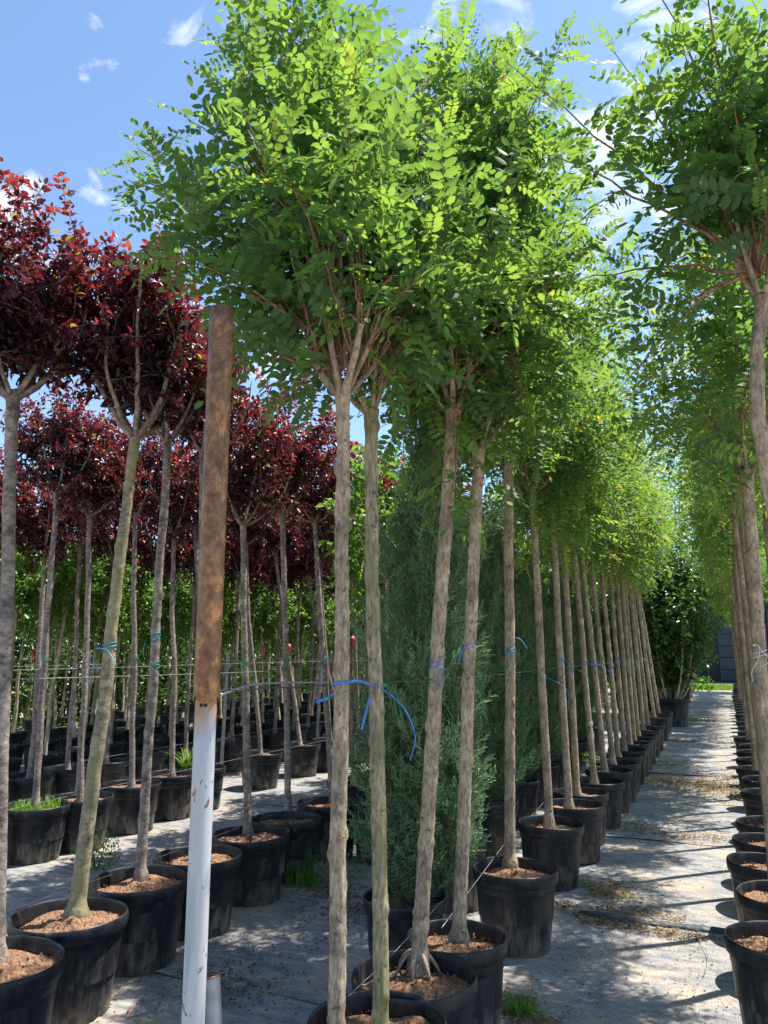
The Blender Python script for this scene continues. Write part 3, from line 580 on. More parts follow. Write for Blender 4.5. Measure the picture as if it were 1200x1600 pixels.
# ------------------------------------------------------------------ purple plums
PG = 'purple-leaved plum trees in pots'
near_plum = [
    ((-6, 1500), (20, 612), .034, .029, dict(seed=31, rad=.60, low=-.02, top=1.22, limbs=8, per=17, skew=(-.02, 0), spacing=.0068), 'purple plum with thick grey trunk at the far left edge', 'plum_bark', 220),
    ((118, 1432), (212, 674), .040, .025, dict(seed=32, rad=.50, low=.05, top=1.25, limbs=8, per=16, spacing=.0068), 'purple plum with crooked olive trunk leaning right and blue twine', 'plum_moss_bark', 250),
    ((220, 1374), (262, 682), .029, .024, dict(seed=33, rad=.52, low=-.1, top=1.15, limbs=7, per=13, spacing=.008), 'purple plum with wavy knobbly trunk just left of the rusty pole', 'plum_bark', 0),
    ((312, 1338), (318, 700), .029, .025, dict(seed=34, rad=.52, low=-.1, top=1.1, limbs=7, per=13, spacing=.008), 'purple plum mostly hidden behind the rusty pole', 'plum_bark', 0),
    ((388, 1303), (380, 815), .028, .022, dict(seed=35, rad=.60, low=-.12, top=1.3, limbs=7, per=13), 'purple plum just right of the rusty pole, trunk kicked out at its foot', 'plum_bark', 0),
    ((450, 1273), (442, 800), .028, .022, dict(seed=36, rad=.60, low=-.12, top=1.3, limbs=7, per=13), 'purple plum standing midway between rusty pole and nearest robinia', 'plum_bark', 0),
    ((520, 1253), (492, 812), .028, .022, dict(seed=37, rad=.60, low=-.15, top=1.2, limbs=7, per=13), 'purple plum leaning left, partly behind the nearest robinia trunk', 'plum_bark', 0),
]
for i, (bp, fp, r0, r1, ca, lab, bk, nr) in enumerate(near_plum):
    base = at_z(bp[0], bp[1], .385); fork = at_y(fp[0], fp[1], base[1])
    tm = PL_HI if i < 4 else PL_LO
    if i >= 4: ca['spacing'] = .0105
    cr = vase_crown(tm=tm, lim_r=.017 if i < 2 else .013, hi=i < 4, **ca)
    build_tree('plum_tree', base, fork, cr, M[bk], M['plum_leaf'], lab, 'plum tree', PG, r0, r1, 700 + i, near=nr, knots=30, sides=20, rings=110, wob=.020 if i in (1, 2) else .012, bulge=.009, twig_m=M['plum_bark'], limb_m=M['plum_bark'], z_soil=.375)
PC = []
for s in range(4):
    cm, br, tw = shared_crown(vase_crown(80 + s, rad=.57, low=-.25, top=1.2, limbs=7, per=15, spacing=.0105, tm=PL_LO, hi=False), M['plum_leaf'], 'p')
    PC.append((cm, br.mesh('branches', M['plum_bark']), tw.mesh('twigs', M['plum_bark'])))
PLUM = []
g = np.random.default_rng(9)
for i in range(7):
    X = -3.45 + g.normal(0, .05); Y = 7.15 + .66 * i
    PLUM.append(simple_tree('plum_tree', (X, Y, 0), (X - .15 + g.normal(0, .08), Y, 2.95 + g.normal(0, .1)), PC[i % 4], M['plum_bark'], '%s plum along the first plum row, behind the robinia trunks' % ORD[i + 7], 'plum tree', PG, .028, .023, 1200 + i, z_soil=.375))
row2 = [((60, 1268), (88, 765)), ((150, 1256), (140, 800)), ((205, 1232), (212, 800)), ((255, 1215), (272, 830)), ((300, 1205), (305, 820)), ((372, 1180), (385, 830)), ((435, 1166), (430, 840)), ((480, 1150), (478, 850)), ((505, 1160), (500, 860)), ((545, 1150), (555, 700))]
names2 = ['standing in the pot full of grass', 'behind the crooked olive trunk', 'with swollen bulge at its foot', 'between the wavy trunk and the pole', 'just beside the grey post behind the pole', 'behind the kicked-out trunk', 'dark and straight', 'slim with pale nodes', 'thin and dark', 'seen between the two nearest robinias']
for i, (bp, fp) in enumerate(row2):
    base = at_z(bp[0], bp[1], .385); base[0] = -5.4 + .3 * (base[0] + 5.4); fork = at_y(fp[0], fp[1], base[1]); fork[2] = min(fork[2], 3.15)
    PLUM.append(simple_tree('plum_tree', base, fork, PC[(i + 1) % 4], M['plum_bark'], 'second-row plum %s' % names2[i], 'plum tree', PG, .029, .023, 1300 + i, sc=1.0, sides=12, rings=60, wob=.02, bulge=.009, z_soil=.375))
y2 = max(t[1][1] for t in PLUM[7:17])
for i in range(8):
    X = -5.5 + g.normal(0, .05); Y = y2 + .62 * (i + 1)
    PLUM.append(simple_tree('plum_tree', (X, Y, 0), (X - .1 + g.normal(0, .08), Y, 2.95 + g.normal(0, .1)), PC[i % 4], M['plum_bark'], 'second-row plum glimpsed behind the juniper and robinia trunks', 'plum tree', PG, .028, .023, 1350 + i, z_soil=.375))
for i in range(26):
    X = -6.75 + g.normal(0, .06); Y = 4.9 + .60 * i
    PLUM.append(simple_tree('plum_tree', (X, Y, 0), (X + g.normal(0, .14), Y, 2.85 + g.normal(0, .12)), PC[(i * 3) % 4], M['plum_bark'], 'back-row purple plum among the crowd of thin trunks', 'plum tree', 'plums of the back row', .028, .023, 1400 + i, wob=.02, bulge=.008, z_soil=.36))

# ------------------------------------------------------------------ green trees behind, pale stems
GC = []
for s in range(3):
    cm, br, tw = shared_crown(vase_crown(180 + s, rad=.72, low=-.7, top=1.35, limbs=6, per=15, spacing=.02, tm=GR_LO, hi=False, redtop=False), M['green_leaf'], 'g')
    GC.append((cm, br.mesh('branches', M['pale_bark']), tw.mesh('twigs', M['pale_bark'])))
GREEN = []
for r, X0 in enumerate((-8.0, -9.2, -10.6, -12.2)):
    for i in range((28, 28, 20, 18)[r]):
        X = X0 + g.normal(0, .08); Y = 5.6 + r * 1.0 + (.62, .64, .82, .82)[r] * i
        GREEN.append(simple_tree('young_tree', (X, Y, 0), (X + g.normal(0, .16), Y, 2.25 + g.normal(0, .12)), GC[(i + r) % 3], M['pale_bark'], 'thin pale-stemmed green tree in the crowd behind the plums', 'tree', 'pale-stemmed young trees behind the plums', .026, .020, 1500 + r * 40 + i, wob=.02, bulge=.006, sides=8, rings=24))

# ------------------------------------------------------------------ junipers
def juniper(seed, h=2.3, rad=.33, n=900, size=1.0):
    g = np.random.default_rng(seed); spr = []
    for s in range(5):
        mb = MB(); q = np.random.default_rng(seed * 9 + s); L = .17
        def blade(p, d, ln, wd, t):
            d = d / np.linalg.norm(d); sd_ = np.cross(d, q.normal(size=3)); sd_ /= np.linalg.norm(sd_); e = p + d * ln
            mb.add([p - sd_ * wd / 2, p + sd_ * wd / 2, p + d * ln * .6 + sd_ * wd * .45, e, p + d * ln * .6 - sd_ * wd * .45], [(0, 1, 2), (0, 2, 4), (4, 2, 3)], t)
        blade(np.zeros(3), np.array([1., 0, 0]), L, .004, .3)
        for j in range(15):
            x = L * (.08 + .9 * j / 15); a = q.uniform(0, 6.28); d = np.array([1.0, .75 * math.cos(a), .75 * math.sin(a)]); ln = .055 * (1 - .5 * j / 15) * q.uniform(.7, 1.2)
            p = np.array([x, 0, 0]); blade(p, d, ln, .0042, q.uniform(.3, .6))
            for k in range(3):
                a2 = q.uniform(0, 6.28); p2 = p + d / np.linalg.norm(d) * ln * (.3 + .25 * k); blade(p2, d + .7 * np.array([0, math.cos(a2), math.sin(a2)]), ln * .45, .0038, q.uniform(.4, .9))
        spr.append((np.concatenate(mb.V), np.concatenate(mb.F), np.concatenate(mb.T)))
    tw = MB()
    P = []; D = []
    for k in range(86):
        z0 = g.uniform(.0, 1) ** 1.25 * h * .75; a = g.uniform(0, 6.28); ln = min(h - z0, g.uniform(.35, .95)); prof = lambda z: rad * (0.62 + .38 * min(1, z / .5)) * (1 - .85 * max(0, (z - h * .62) / (h * .42)) ** 2)
        if k >= 70: z0 = g.uniform(-.02, .12); ln = g.uniform(.10, .35)
        z1 = z0 + ln; rr = max(.02, prof(z1)) * g.uniform(.7, 1.1)
        pts = bez((0, 0, z0), (math.cos(a) * rr * .8, math.sin(a) * rr * .8, z0 + ln * .3), (math.cos(a) * rr, math.sin(a) * rr, z1), 8)
        V, F = tube(pts, np.linspace(.006, .0015, 8), 4, False); tw.add(V, F)
        m = int(n / 70); t = g.uniform(.12, 1, m) ** .8; q_ = t * 7; i = np.clip(q_.astype(int), 0, 6); f = (q_ - i)[:, None]; pp = pts[i] * (1 - f) + pts[i + 1] * f
        aa = g.uniform(0, 6.28, m); out_ = np.stack([np.cos(aa), np.sin(aa), np.zeros(m)], -1) * .75 + pp * [1, 1, 0] / rad * .5
        P.append(pp); D.append(out_ + [0, 0, 1.0] + g.normal(0, .15, (m, 3)))
    V, F = tube([(0, 0, -.03), (0.01, 0, h * .4), (0, 0, h * .93)], [.022, .014, .003], 8); st = mesh('trunk', V, F, M['plum_bark'])
    P = np.concatenate(P); D = np.concatenate(D); D /= np.linalg.norm(D, axis=1)[:, None]; keep = P[:, 2] < h * 1.02; P = P[keep]; D = D[keep]
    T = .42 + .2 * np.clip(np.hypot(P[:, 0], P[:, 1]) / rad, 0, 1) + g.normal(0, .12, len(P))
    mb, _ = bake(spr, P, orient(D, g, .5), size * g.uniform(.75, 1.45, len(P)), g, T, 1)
    return mb.mesh('crown', M['juniper_leaf']), tw.mesh('twigs', M['plum_bark']), st
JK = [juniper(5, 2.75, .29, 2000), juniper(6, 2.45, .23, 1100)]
jn = [((633, 1397), 'blue-green juniper column nearest the camera, behind the leaning robinia', 1.0), ((770, 1318), 'second juniper, dark one showing between robinia trunks by the blue loop', 1.0), ((818, 1255), 'third juniper, seen left of the twiggy robinia', 1.05), ((850, 1222), 'fourth juniper, seen behind the crossing pair', 1.05), ((880, 1198), 'fifth juniper in the row behind the robinias', 1.05), ((905, 1178), 'sixth juniper in the row behind the robinias', 1.05), ((925, 1160), 'seventh juniper in the row behind the robinias', 1.05), ((945, 1142), 'last juniper in the row behind the robinias', 1.05)]
JP = []
for i, (bp, lab, s) in enumerate(jn):
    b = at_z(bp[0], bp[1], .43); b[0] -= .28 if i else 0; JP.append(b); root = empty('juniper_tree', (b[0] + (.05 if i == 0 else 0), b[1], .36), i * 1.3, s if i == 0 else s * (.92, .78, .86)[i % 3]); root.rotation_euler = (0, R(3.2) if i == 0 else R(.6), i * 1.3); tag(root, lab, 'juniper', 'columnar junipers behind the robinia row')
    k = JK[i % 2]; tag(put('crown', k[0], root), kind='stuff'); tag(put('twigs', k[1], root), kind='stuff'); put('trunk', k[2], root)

# ------------------------------------------------------------------ pots
def pot_meshes(seg, detail, seed=0):
    a = np.arange(seg) / seg * 2 * math.pi; g = np.random.default_rng(seed)
    flute = (np.clip(np.cos(a * 12), .2, 1) - .6) * .010 if detail else np.zeros(seg)
    notch = (np.abs(((a * 10 / (2 * math.pi)) % 1) - .5) < .09).astype(float)
    prof = [(.76, 0, 0), (.78, .002, 1), (.785, .035, 1), (.79, .04, 0.), (.812, .09, 0), (.836, .15, 0), (.862, .21, 0), (.884, .27, 0), (.888, .275, 0), (.915, .28, 0), (.93, .322, 0)]   # r, z, in notch
    rings = []
    for k, (r, z, nn) in enumerate(prof):
        rr = r + flute * (1 if .03 < z < .276 else 0); rr = rr - (notch * .10 * nn if detail else 0); rings.append(np.stack([rr * np.cos(a) * .5, rr * np.sin(a) * .5, np.full(seg, z)], -1))
    V = np.concatenate(rings); F = grid_faces(len(prof), seg, True)
    V = np.vstack([V, [0, 0, 0.002]]); j = np.arange(seg); F = np.vstack([F, np.stack([np.full(seg, len(V) - 1), (j + 1) % seg, j], -1)])
    rim = [(.90, .322), (.955, .318), (.985, .322), (.995, .34), (1.0, .36), (.992, .372), (.975, .378), (.955, .376), (.940, .366), (.925, .34), (.90, .27), (.86, .15)]
    wob = 1 + .006 * np.sin(a * 2 + seed) + .004 * np.sin(a * 3 + 2 * seed)
    VR = np.concatenate([np.stack([r * wob * np.cos(a) * .5, r * wob * np.sin(a) * .5, np.full(seg, z) + .002 * np.sin(a * 2 + seed)], -1) for r, z in rim]); FR = grid_faces(len(rim), seg, True)
    return V, F, VR, FR
def soil_mesh(seed, hi=True):
    g = np.random.default_rng(seed); nr, ns = (16, 44) if hi else (5, 16); a = np.arange(ns) / ns * 2 * math.pi; rs = np.linspace(.02, .459, nr)
    N = smooth_noise((nr, ns), 2, g) * (.0055 if hi else .004); z = .322 + .022 * np.exp(-(rs / .14) ** 2)[:, None] + N + .008 * np.sin(a + seed)[None]
    V = np.stack([rs[:, None] * np.cos(a), rs[:, None] * np.sin(a), z], -1).reshape(-1, 3); F = grid_faces(nr, ns, True); mb = MB()
    V = np.vstack([V, [0, 0, .346]]); j = np.arange(ns); F = np.vstack([F, np.stack([np.full(ns, len(V) - 1), j, (j + 1) % ns], -1)]); mb.add(V, F)
    if hi:
        O = np.array([[1, 0, 0], [-1, 0, 0], [0, 1, 0], [0, -1, 0], [0, 0, 1], [0, 0, -1]], float); OF = [(0, 2, 4), (2, 1, 4), (1, 3, 4), (3, 0, 4), (2, 0, 5), (1, 2, 5), (3, 1, 5), (0, 3, 5)]
        for _ in range(260):
            r = .445 * math.sqrt(g.random()); t = g.uniform(0, 6.28); s = abs(g.normal(0, .0045)) + .0025
            mb.add(O * s * g.uniform(.75, 1.25, (6, 3)) * [1, 1, .55] + [r * math.cos(t), r * math.sin(t), .330 + .018 * math.exp(-(r / .14) ** 2)], OF)
    return mb.mesh('soil', M['soil'])
V, F, VR, FR = pot_meshes(120, True, 1); POT_HI = (mesh('plant_pot', V, F, M['plastic']), mesh('rim', VR, FR, M['plastic']))
SOIL_HI = [soil_mesh(s) for s in range(4)]
V, F, VR, FR = pot_meshes(28, False, 2); POT_LO = (mesh('plant_pot', V, F, M['plastic']), mesh('rim', VR, FR, M['plastic'])); SOIL_LO = [soil_mesh(9 + s, False) for s in range(2)]
pg = np.random.default_rng(77)
def pot(x, y, D, label, group, hi=True, H=.43, seed=0):
    s = D * 1.0; kz = H / .378; o = put('plant_pot', (POT_HI if hi else POT_LO)[0], None, (x, y, .008), (R(pg.normal(0, .5)), R(pg.normal(0, .5)), pg.uniform(0, 6.28)), (s, s, kz))
    tag(o, label, 'plant pot', group); put('rim', (POT_HI if hi else POT_LO)[1], o); put('soil', (SOIL_HI if hi else SOIL_LO)[int(pg.integers(0, 4 if hi else 2))], o)
    return o
GP = 'black nursery pots'
def potpx(x0, x1, y, label, D=None, group=GP, H=.43):
    c = at_z((x0 + x1) / 2, y, H); f = -c[0] * math.sin(YAW) + c[1] * math.cos(YAW); zc = f * math.cos(PITCH) + (H - CAM_H) * math.sin(PITCH)
    pot(c[0], c[1], D or (x1 - x0) / FPX * zc, label, group, H=H)
potpx(481, 697, 1598, 'black pot cut off by the bottom edge under the mossy trunk', .49)
potpx(549, 747, 1524, 'black pot with the stilt-rooted leaning robinia, overlapping the nearest pot', .50)
potpx(635, 793, 1465, 'black pot with dry bark mulch behind the leaning robinia', .455)
potpx(736, 870, 1357, 'black pot of the blue loop robinia, standing apart by the path', .50)
pot(LEFT[0][1][0], LEFT[0][1][1], .49, 'black pot of the twiggy robinia, rim broad beside the path', GP)
pot(LEFT[1][1][0] + .03, LEFT[1][1][1] + .04, .50, 'black pot of the crossing pair of robinias', GP)
for i, (b_, ) in enumerate([(t[1],) for t in LEFT][2:]):
    lab = '%s black pot along the left edge of the path' % ORD[i + 7] if i < 8 else 'far black pot at the left edge of the path near the shrubs'
    pot(b_[0] + .03, b_[1] + .02, .50, lab, 'black pots at the left path edge', hi=i < 3)
potpx(567, 698, 1400, 'black pot under the nearest juniper column')
for i, b_ in enumerate(JP[1:]): pot(b_[0], b_[1], .46, '%s juniper pot in the shade behind the robinia row' % ORD[i + 1], 'juniper pots', hi=i < 2)
# first plum row
labs = ['black pot cut by the left edge, tan soil inside', 'large dusty black pot at lower left, olive trunk in crumbly soil', 'black pot with pale mud smear and wire across its rim', 'black pot half hidden by the white pole', 'black pot right of the white pole, tree leaning from its foot', 'black pot seventh of the front plum row, wire over its rim', 'black pot behind the nearest robinia trunk, leafy debris inside']
for (x0, x1, y), lb in zip([(-78, 60, 1502), (18, 198, 1430), (143, 295, 1374), (237, 382, 1337), (331, 455, 1303), (385, 510, 1279), (463, 562, 1254)], labs): potpx(x0, x1, y, lb, .545, H=.43)
for i, t in enumerate(PLUM[:7]): pot(t[1][0], t[1][1], .54, '%s pot of the front plum row' % ORD[i + 7], 'front plum row pots', hi=False, H=.43)
for i, t in enumerate(PLUM[7:17]): pot(t[1][0], t[1][1], .55, 'pot of the second-row plum %s' % names2[i], 'second plum row pots', hi=True, H=.43)
pot(-5.45, 4.35, .55, 'black pot at the far left edge beside the grassy pot', 'second plum row pots')
for t in PLUM[17:]: pot(t[1][0], t[1][1], .50, 'black pot in the back row of plums', 'back plum row pots', hi=False, H=.43)
for t in GREEN: pot(t[1][0], t[1][1], .46, 'black pot under a pale-stemmed tree far behind', 'pots under the pale-stemmed trees', hi=False)
pot(RIGHT[0][1][0] + .02, 4.08, .50, 'black pot cut off by the right edge, only a sliver of rim', GP)
rp_ = [((1160, 1290), 1398, 'black pot with ribbed inner wall at the right edge'), ((1137, 1262), 1348, 'widest right-hand black pot, twigs on its soil'), ((1153, 1252), 1314, 'third black pot of the right row'), ((1155, 1250), 1286, 'fourth black pot of the right row')]
for (xs, y, lb) in rp_: potpx(xs[0], xs[1], y, lb, .47)
for i, t in enumerate(RIGHT[5:]):
    pot(t[1][0] + .03, t[1][1], .48, '%s black pot of the right row' % ORD[i + 4] if i < 8 else 'far black pot of the right row', 'right row pots', hi=i < 2)

# ------------------------------------------------------------------ steel pole, stub pipe, posts, wires
px, py = at_d(334, 800, 2.06)[:2]
pole = empty('steel_pole', (px, py, 0)); tag(pole, 'white painted steel pole with a rusty sleeve on its upper half', 'pole')
V, F = tube([(0, 0, z) for z in np.linspace(-.05, 1.60, 14)], .0272, 40, False); put('lower_tube', mesh('lower_tube', V, F, M['painted']), pole)
n = 48; zb = 1.562; a = np.arange(n) / n * 2 * math.pi; g = np.random.default_rng(2)
jag = zb + .006 * np.sin(a * 3 + 1) + .004 * np.sin(a * 9) + g.normal(0, .0015, n); zt = 2.625
zs = [0, .02, .05, .2, .4, .6, .8, .95, 1.0]; ro, ri = .0330, .0305; dn = smooth_noise((len(zs), n), 2, g) * .0004
Vo = np.concatenate([np.stack([(ro + dn[k]) * np.cos(a), (ro + dn[k]) * np.sin(a), jag + (zt - jag) * s], -1) for k, s in enumerate(zs)])
Vi = np.concatenate([np.stack([ri * np.cos(a), ri * np.sin(a), jag + (zt - jag) * s], -1) for s in zs[::-1]])
Vs = np.vstack([Vo, Vi, Vo[:n]]); put('rusty_sleeve', mesh('rusty_sleeve', Vs, grid_faces(2 * len(zs) + 1, n, True), M['rust']), pole)
for da in (-.42, -.02):                                             # two drilled holes just under the sleeve
    an = math.atan2(-py, -px) + da; d = np.array([math.cos(an), math.sin(an), 0]); V, F = tube([d * .0264 + [0, 0, 1.551], d * .0279 + [0, 0, 1.551]], .005, 12)
    put('hole', mesh('hole', V, F, M['shed_black']), pole)
p1 = at_d(326, 1524, 2.13); p2 = np.array([p1[0] + .10, p1[1] - .02, 0]); ax = p2 - p1
stub = empty('stub_pipe', (p2[0], p2[1], 0)); tag(stub, 'short open-ended grey pipe leaning behind the foot of the white pole', 'pipe')
P = [p1 - p2 + ax * s for s in (0, .5, 1.0)]; V, F = tube(P, .0285, 28, False); V2, F2 = tube(P[::-1], .0245, 28, False); m_ = MB(); m_.add(V, F); m_.add(V2, F2)
put('tube', m_.mesh('tube', M['post']), stub)
T_, N_, B_ = frames(np.array(P)); aa = np.linspace(0, 2 * math.pi, 29); ring = [P[0] + .0265 * (math.cos(q) * N_[0] + math.sin(q) * B_[0]) for q in aa]
V, F = tube(ring, .003, 6, False); put('lip', mesh('lip', V, F, M['rust']), stub)
def post(px_, top, base, X, label):
    r_ = ray(px_, 1012); t_ = X / r_[0]; b_ = r_ * t_; h = top
    mb = MB(); w_ = .042
    for (sx, sy, tx, ty) in ((-w_ / 2, -.003, w_ / 2, .003), (-w_ / 2, .0032, -w_ / 2 + .006, w_)):
        Vb = [(x, y, z) for z in (0, h) for (x, y) in ((sx, sy), (tx, sy), (tx, ty), (sx, ty))]
        mb.add(Vb, [(0, 1, 5), (0, 5, 4), (1, 2, 6), (1, 6, 5), (2, 3, 7), (2, 7, 6), (3, 0, 4), (3, 4, 7), (4, 5, 6), (4, 6, 7), (0, 2, 1), (0, 3, 2)])
    o = put('support_post', mb.mesh('support_post', M['post'], False), None, (b_[0], b_[1], 0), (R(1), R(1.5), YAW)); tag(o, label, 'post', 'grey angle-iron wire posts'); return b_
post(135, 1.70, 0, -6.05, 'grey angle-iron post left of the crooked olive trunk')
post(352, 1.70, 0, -6.05, 'grey angle-iron post just right of the rusty pole')
post(497, 1.72, 0, -6.05, 'thin grey post left of the nearest robinia trunk')
post(612, 1.66, 0, -3.75, 'grey post between mossy trunk and juniper')
def wire(pts, r, m, label, name='steel_wire', nn=8):
    V, F = tube(spline(pts, nn), r, 5); o = put(name, mesh(name, V, F, m)); tag(o, label, 'wire', 'wires strung along the rows'); return o
zw = 1.56
wire([(px + .03, py, 1.585), (-1.24, 2.2, 1.575), (-1.19, 2.8, 1.57), (-1.24, 4.4, 1.555), (-1.30, 7, 1.56), (-1.34, 12, 1.56), (-1.38, 17, 1.56)], .0022, M['dark_wire'], 'dark support wire from the rusty pole along the robinia trunks')
wire([(px + .03, py + .02, 1.575), (-1.35, 2.1, 1.585), (-1.5, 2.9, 1.56)], .0035, M['wire'], 'short twisted galvanised wire leaving the rusty pole')
for X, nm in ((-3.30, 'upper wire along the front plum row'), (-5.42, 'upper wire along the second plum row'), (-6.75, 'upper wire along the back plum row')):
    wire([(X, 1.5, zw), (X + .01, 5, zw - .02), (X - .02, 9, zw), (X, 16, zw)], .0019, M['wire'], nm)
for X, nm, z in ((-3.34, 'low wire resting on the front plum pots', .437), (-5.40, 'low wire across the second-row plum pots', .437), (-6.6, 'low wire between the back pots', .5), (-8.2, 'lowest wire far behind the plums', .7)):
    wire([(X, 1.8, z), (X + .02, 4, z), (X - .02, 7, z + .01), (X, 14, z)], .0017, M['dark_wire'] if X == -3.34 else M['wire'], nm)
def gy(x, y, z=.37): q = at_z(x, y, z); return tuple(q)
wire([gy(545, 1556, .46), gy(612, 1492, .46), gy(690, 1408, .44)], .0016, M['wire'], 'white cord running between the nearest robinia pots', 'cord')
wire([gy(690, 1450, .44), gy(740, 1383, .45), gy(790, 1316, .45)], .0016, M['wire'], 'white cord up to the rim of the blue loop robinia pot', 'cord')
wire([gy(820, 1285, .40), gy(842, 1262, .40), gy(868, 1232, .40)], .0016, M['wire'], 'white cord over the twiggy robinia pot', 'cord')

# ------------------------------------------------------------------ ties on the trunks
def loop(c, r, ax=(0, 0, 1), tilt=0, turns=1.6, n=26):
    t = np.linspace(0, turns * 2 * math.pi, n); return np.stack([c[0] + r * np.cos(t), c[1] + r * np.sin(t), c[2] + tilt * np.cos(t) + .003 * t], -1)
def trunk_at(tr, z):
    b, P = tr; i = np.argmin(np.abs(P[:, 2] + b[2] - z)); return P[i] + b
def tie(c, r, m, label, tails=(), th=.0028, turns=2.1, group='plastic ties round the trunks'):
    th = th * .72; mb = MB(); V, F = tube(loop(c, r + th * .6, tilt=.006, turns=turns), th, 5); mb.add(V, F)
    for tl in tails:
        V, F = tube(spline(tl, 8), th * .8, 5); mb.add(V, F)
    k = np.asarray(tails[0][0]) if len(tails) else c + [r, 0, 0]; V, F = tube([k - [.006, 0, .004], k, k + [.006, 0, .005]], [.003, .006, .003], 7); mb.add(V, F)
    return tag(put('plastic_tie', mb.mesh('plastic_tie', m)), label, 'tie', group)
T0 = TREES[near_rob[0][7]]; T1 = TREES[near_rob[1][7]]; T2 = TREES[near_rob[2][7]]; T3 = TREES[near_rob[3][7]]; T4 = TREES[near_rob[4][7]]
def tp(T, z): return trunk_at((T[0], T[1]), z)
yA = tp(T0, 1.6)[1]; yB = tp(T1, 1.6)[1]
cA = tp(T0, 1.585); cA[2] = 1.585; cB = tp(T1, 1.55); cB[2] = 1.56
def strap(pts, w_, label, m, name='plastic_strap'):
    P = spline(pts, 8); T_, N_, B_ = frames(P); up = np.array([0, 0, 1.0]); mb = MB(); 
    e = np.cross(T_, np.cross(up, T_)); e = np.where(np.linalg.norm(e, axis=1)[:, None] < .2, B_, e); e /= np.linalg.norm(e, axis=1)[:, None]; nrm = np.cross(T_, e)
    ring = np.stack([P + e * w_ + nrm * .001, P - e * w_ + nrm * .001, P - e * w_ - nrm * .001, P + e * w_ - nrm * .001], 1).reshape(-1, 3)
    mb.add(ring, grid_faces(len(P), 4, True)); return tag(put(name, mb.mesh(name, m)), label, 'tie', 'plastic ties round the trunks')
tA = [cA + [.030 * math.cos(q), .030 * math.sin(q), .004 * math.cos(q)] for q in np.linspace(-.2, -3.6, 9)]
strap(tA[::-1] + [at_y(562, 1064, yA + .12), at_y(578, 1070, yB - .10)], .0042, 'flat bright blue strap round the nearest robinia trunk', M['blue'])
strap([at_y(578, 1068, yB - .10), at_y(602, 1080, yB - .09), at_y(626, 1100, yB - .08), at_y(641, 1125, yB - .06), at_y(649, 1155, yB - .05), at_y(641, 1188, yB - .05)], .0016, 'long blue tail curling down right of the mossy trunk', M['blue'])
strap([at_y(523, 1085, yA + .02), at_y(508, 1092, yA), at_y(494, 1097, yA)], .0045, 'short wide blue strap end left of the nearest trunk', M['blue'])
strap([at_y(578, 1088, yB - .1), at_y(572, 1112, yB - .1), at_y(565, 1140, yB - .1)], .0035, 'blue strap end hanging between the two nearest trunks', M['blue'])
c = tp(T0, 1.53); tie(c, .025, M['green'], 'thin green twine round the nearest trunk below the blue strap', [[c + [-.04, -.02, 0], at_y(500, 1080, yA), at_y(470, 1083, yA + .1)]], .0018, 1.2)
c = tp(T1, 1.54); tie(c, .026, M['green'], 'green twine with long loose ends right of the mossy trunk', [[at_y(602, 1070, 2.8), at_y(618, 1080, 2.8), at_y(625, 1110, 2.8), at_y(633, 1143, 2.8)], [at_y(602, 1070, 2.8), at_y(614, 1090, 2.8), at_y(626, 1140, 2.8)]], .0018, 1.2)
c = tp(T2, 1.60); tie(c, .031, M['blue'], 'blue twine round the leaning robinia', [[c + [.04, -.03, 0], at_y(683, 1052, c[1] - .05), at_y(690, 1068, c[1] - .05), at_y(682, 1080, c[1] - .05)]], .003)
c = tp(T2, 1.55); tie(c, .031, M['green'], 'green twine hanging from the leaning robinia', [[c + [.03, -.04, 0], at_y(690, 1090, c[1] - .06), at_y(708, 1122, c[1] - .06)]], .0018)
c = tp(T3, 1.68); tie(c, .029, M['blue'], 'blue band on the wavy robinia trunk', [[c + [-.03, -.03, 0], at_y(717, 1035, c[1] - .05), at_y(722, 1005, c[1] - .05)]], .003)
c = tp(T3, 1.60); tie(c, .029, M['green'], 'green twine loops drooping beside the wavy trunk', [[at_y(732, 1050, 3.7), at_y(748, 1052, 3.7), at_y(757, 1085, 3.7), at_y(754, 1122, 3.7)], [at_y(732, 1050, 3.7), at_y(742, 1058, 3.7), at_y(750, 1090, 3.7), at_y(760, 1125, 3.7)]], .0022)
c = tp(T4, 1.66); tie(c, .033, M['teal'], 'bright blue loop arching out from the straight robinia', [[c + [.0, -.05, 0], at_y(802, 998, c[1] - .06), at_y(814, 1000, c[1] - .06), at_y(824, 1014, c[1] - .06)], [c + [.0, -.05, 0], at_y(799, 1015, c[1] - .06), at_y(806, 1040, c[1] - .06)]], .004)
c = tp(T4, 1.57); tie(c, .033, M['green'], 'green twine knot under the bright blue loop', [[c + [-.02, -.05, 0], at_y(785, 1048, c[1] - .06), at_y(775, 1046, c[1] - .06)]], .003)
g = np.random.default_rng(31)
for i, t in enumerate(LEFT[:12]):
    zt_ = 1.50 + .1 * (i % 2); c = trunk_at((t[1], t[2]), zt_); m = [M['teal'], M['blue'], M['green']][i % 3]; nm = ['teal', 'blue', 'green'][i % 3]
    d = g.uniform(.04, .16); tie(c, .032, m, '%s twine on the %s robinia of the left row' % (nm, ORD[i + 5]), [[c + [.02, -.04, 0], c + [.05, -.06, .03], c + [.05 + d, -.06, -.05], c + [.06 + d, -.06, -.05 - d]]], .0034)
c = trunk_at((LEFT[3][1], LEFT[3][2]), .93); tie(c, .033, M['white_twine'], 'pale blue-white twine knotted low on a left-row robinia', [[c + [.02, -.04, 0], c + [.03, -.05, -.1], c + [.0, -.05, -.18]], [c + [.02, -.04, 0], c + [.05, -.05, -.08], c + [.04, -.05, -.15]]], .0035)
tr = RIGHT[0]; c = trunk_at((tr[1], tr[2]), 1.66); yR = c[1] - .06
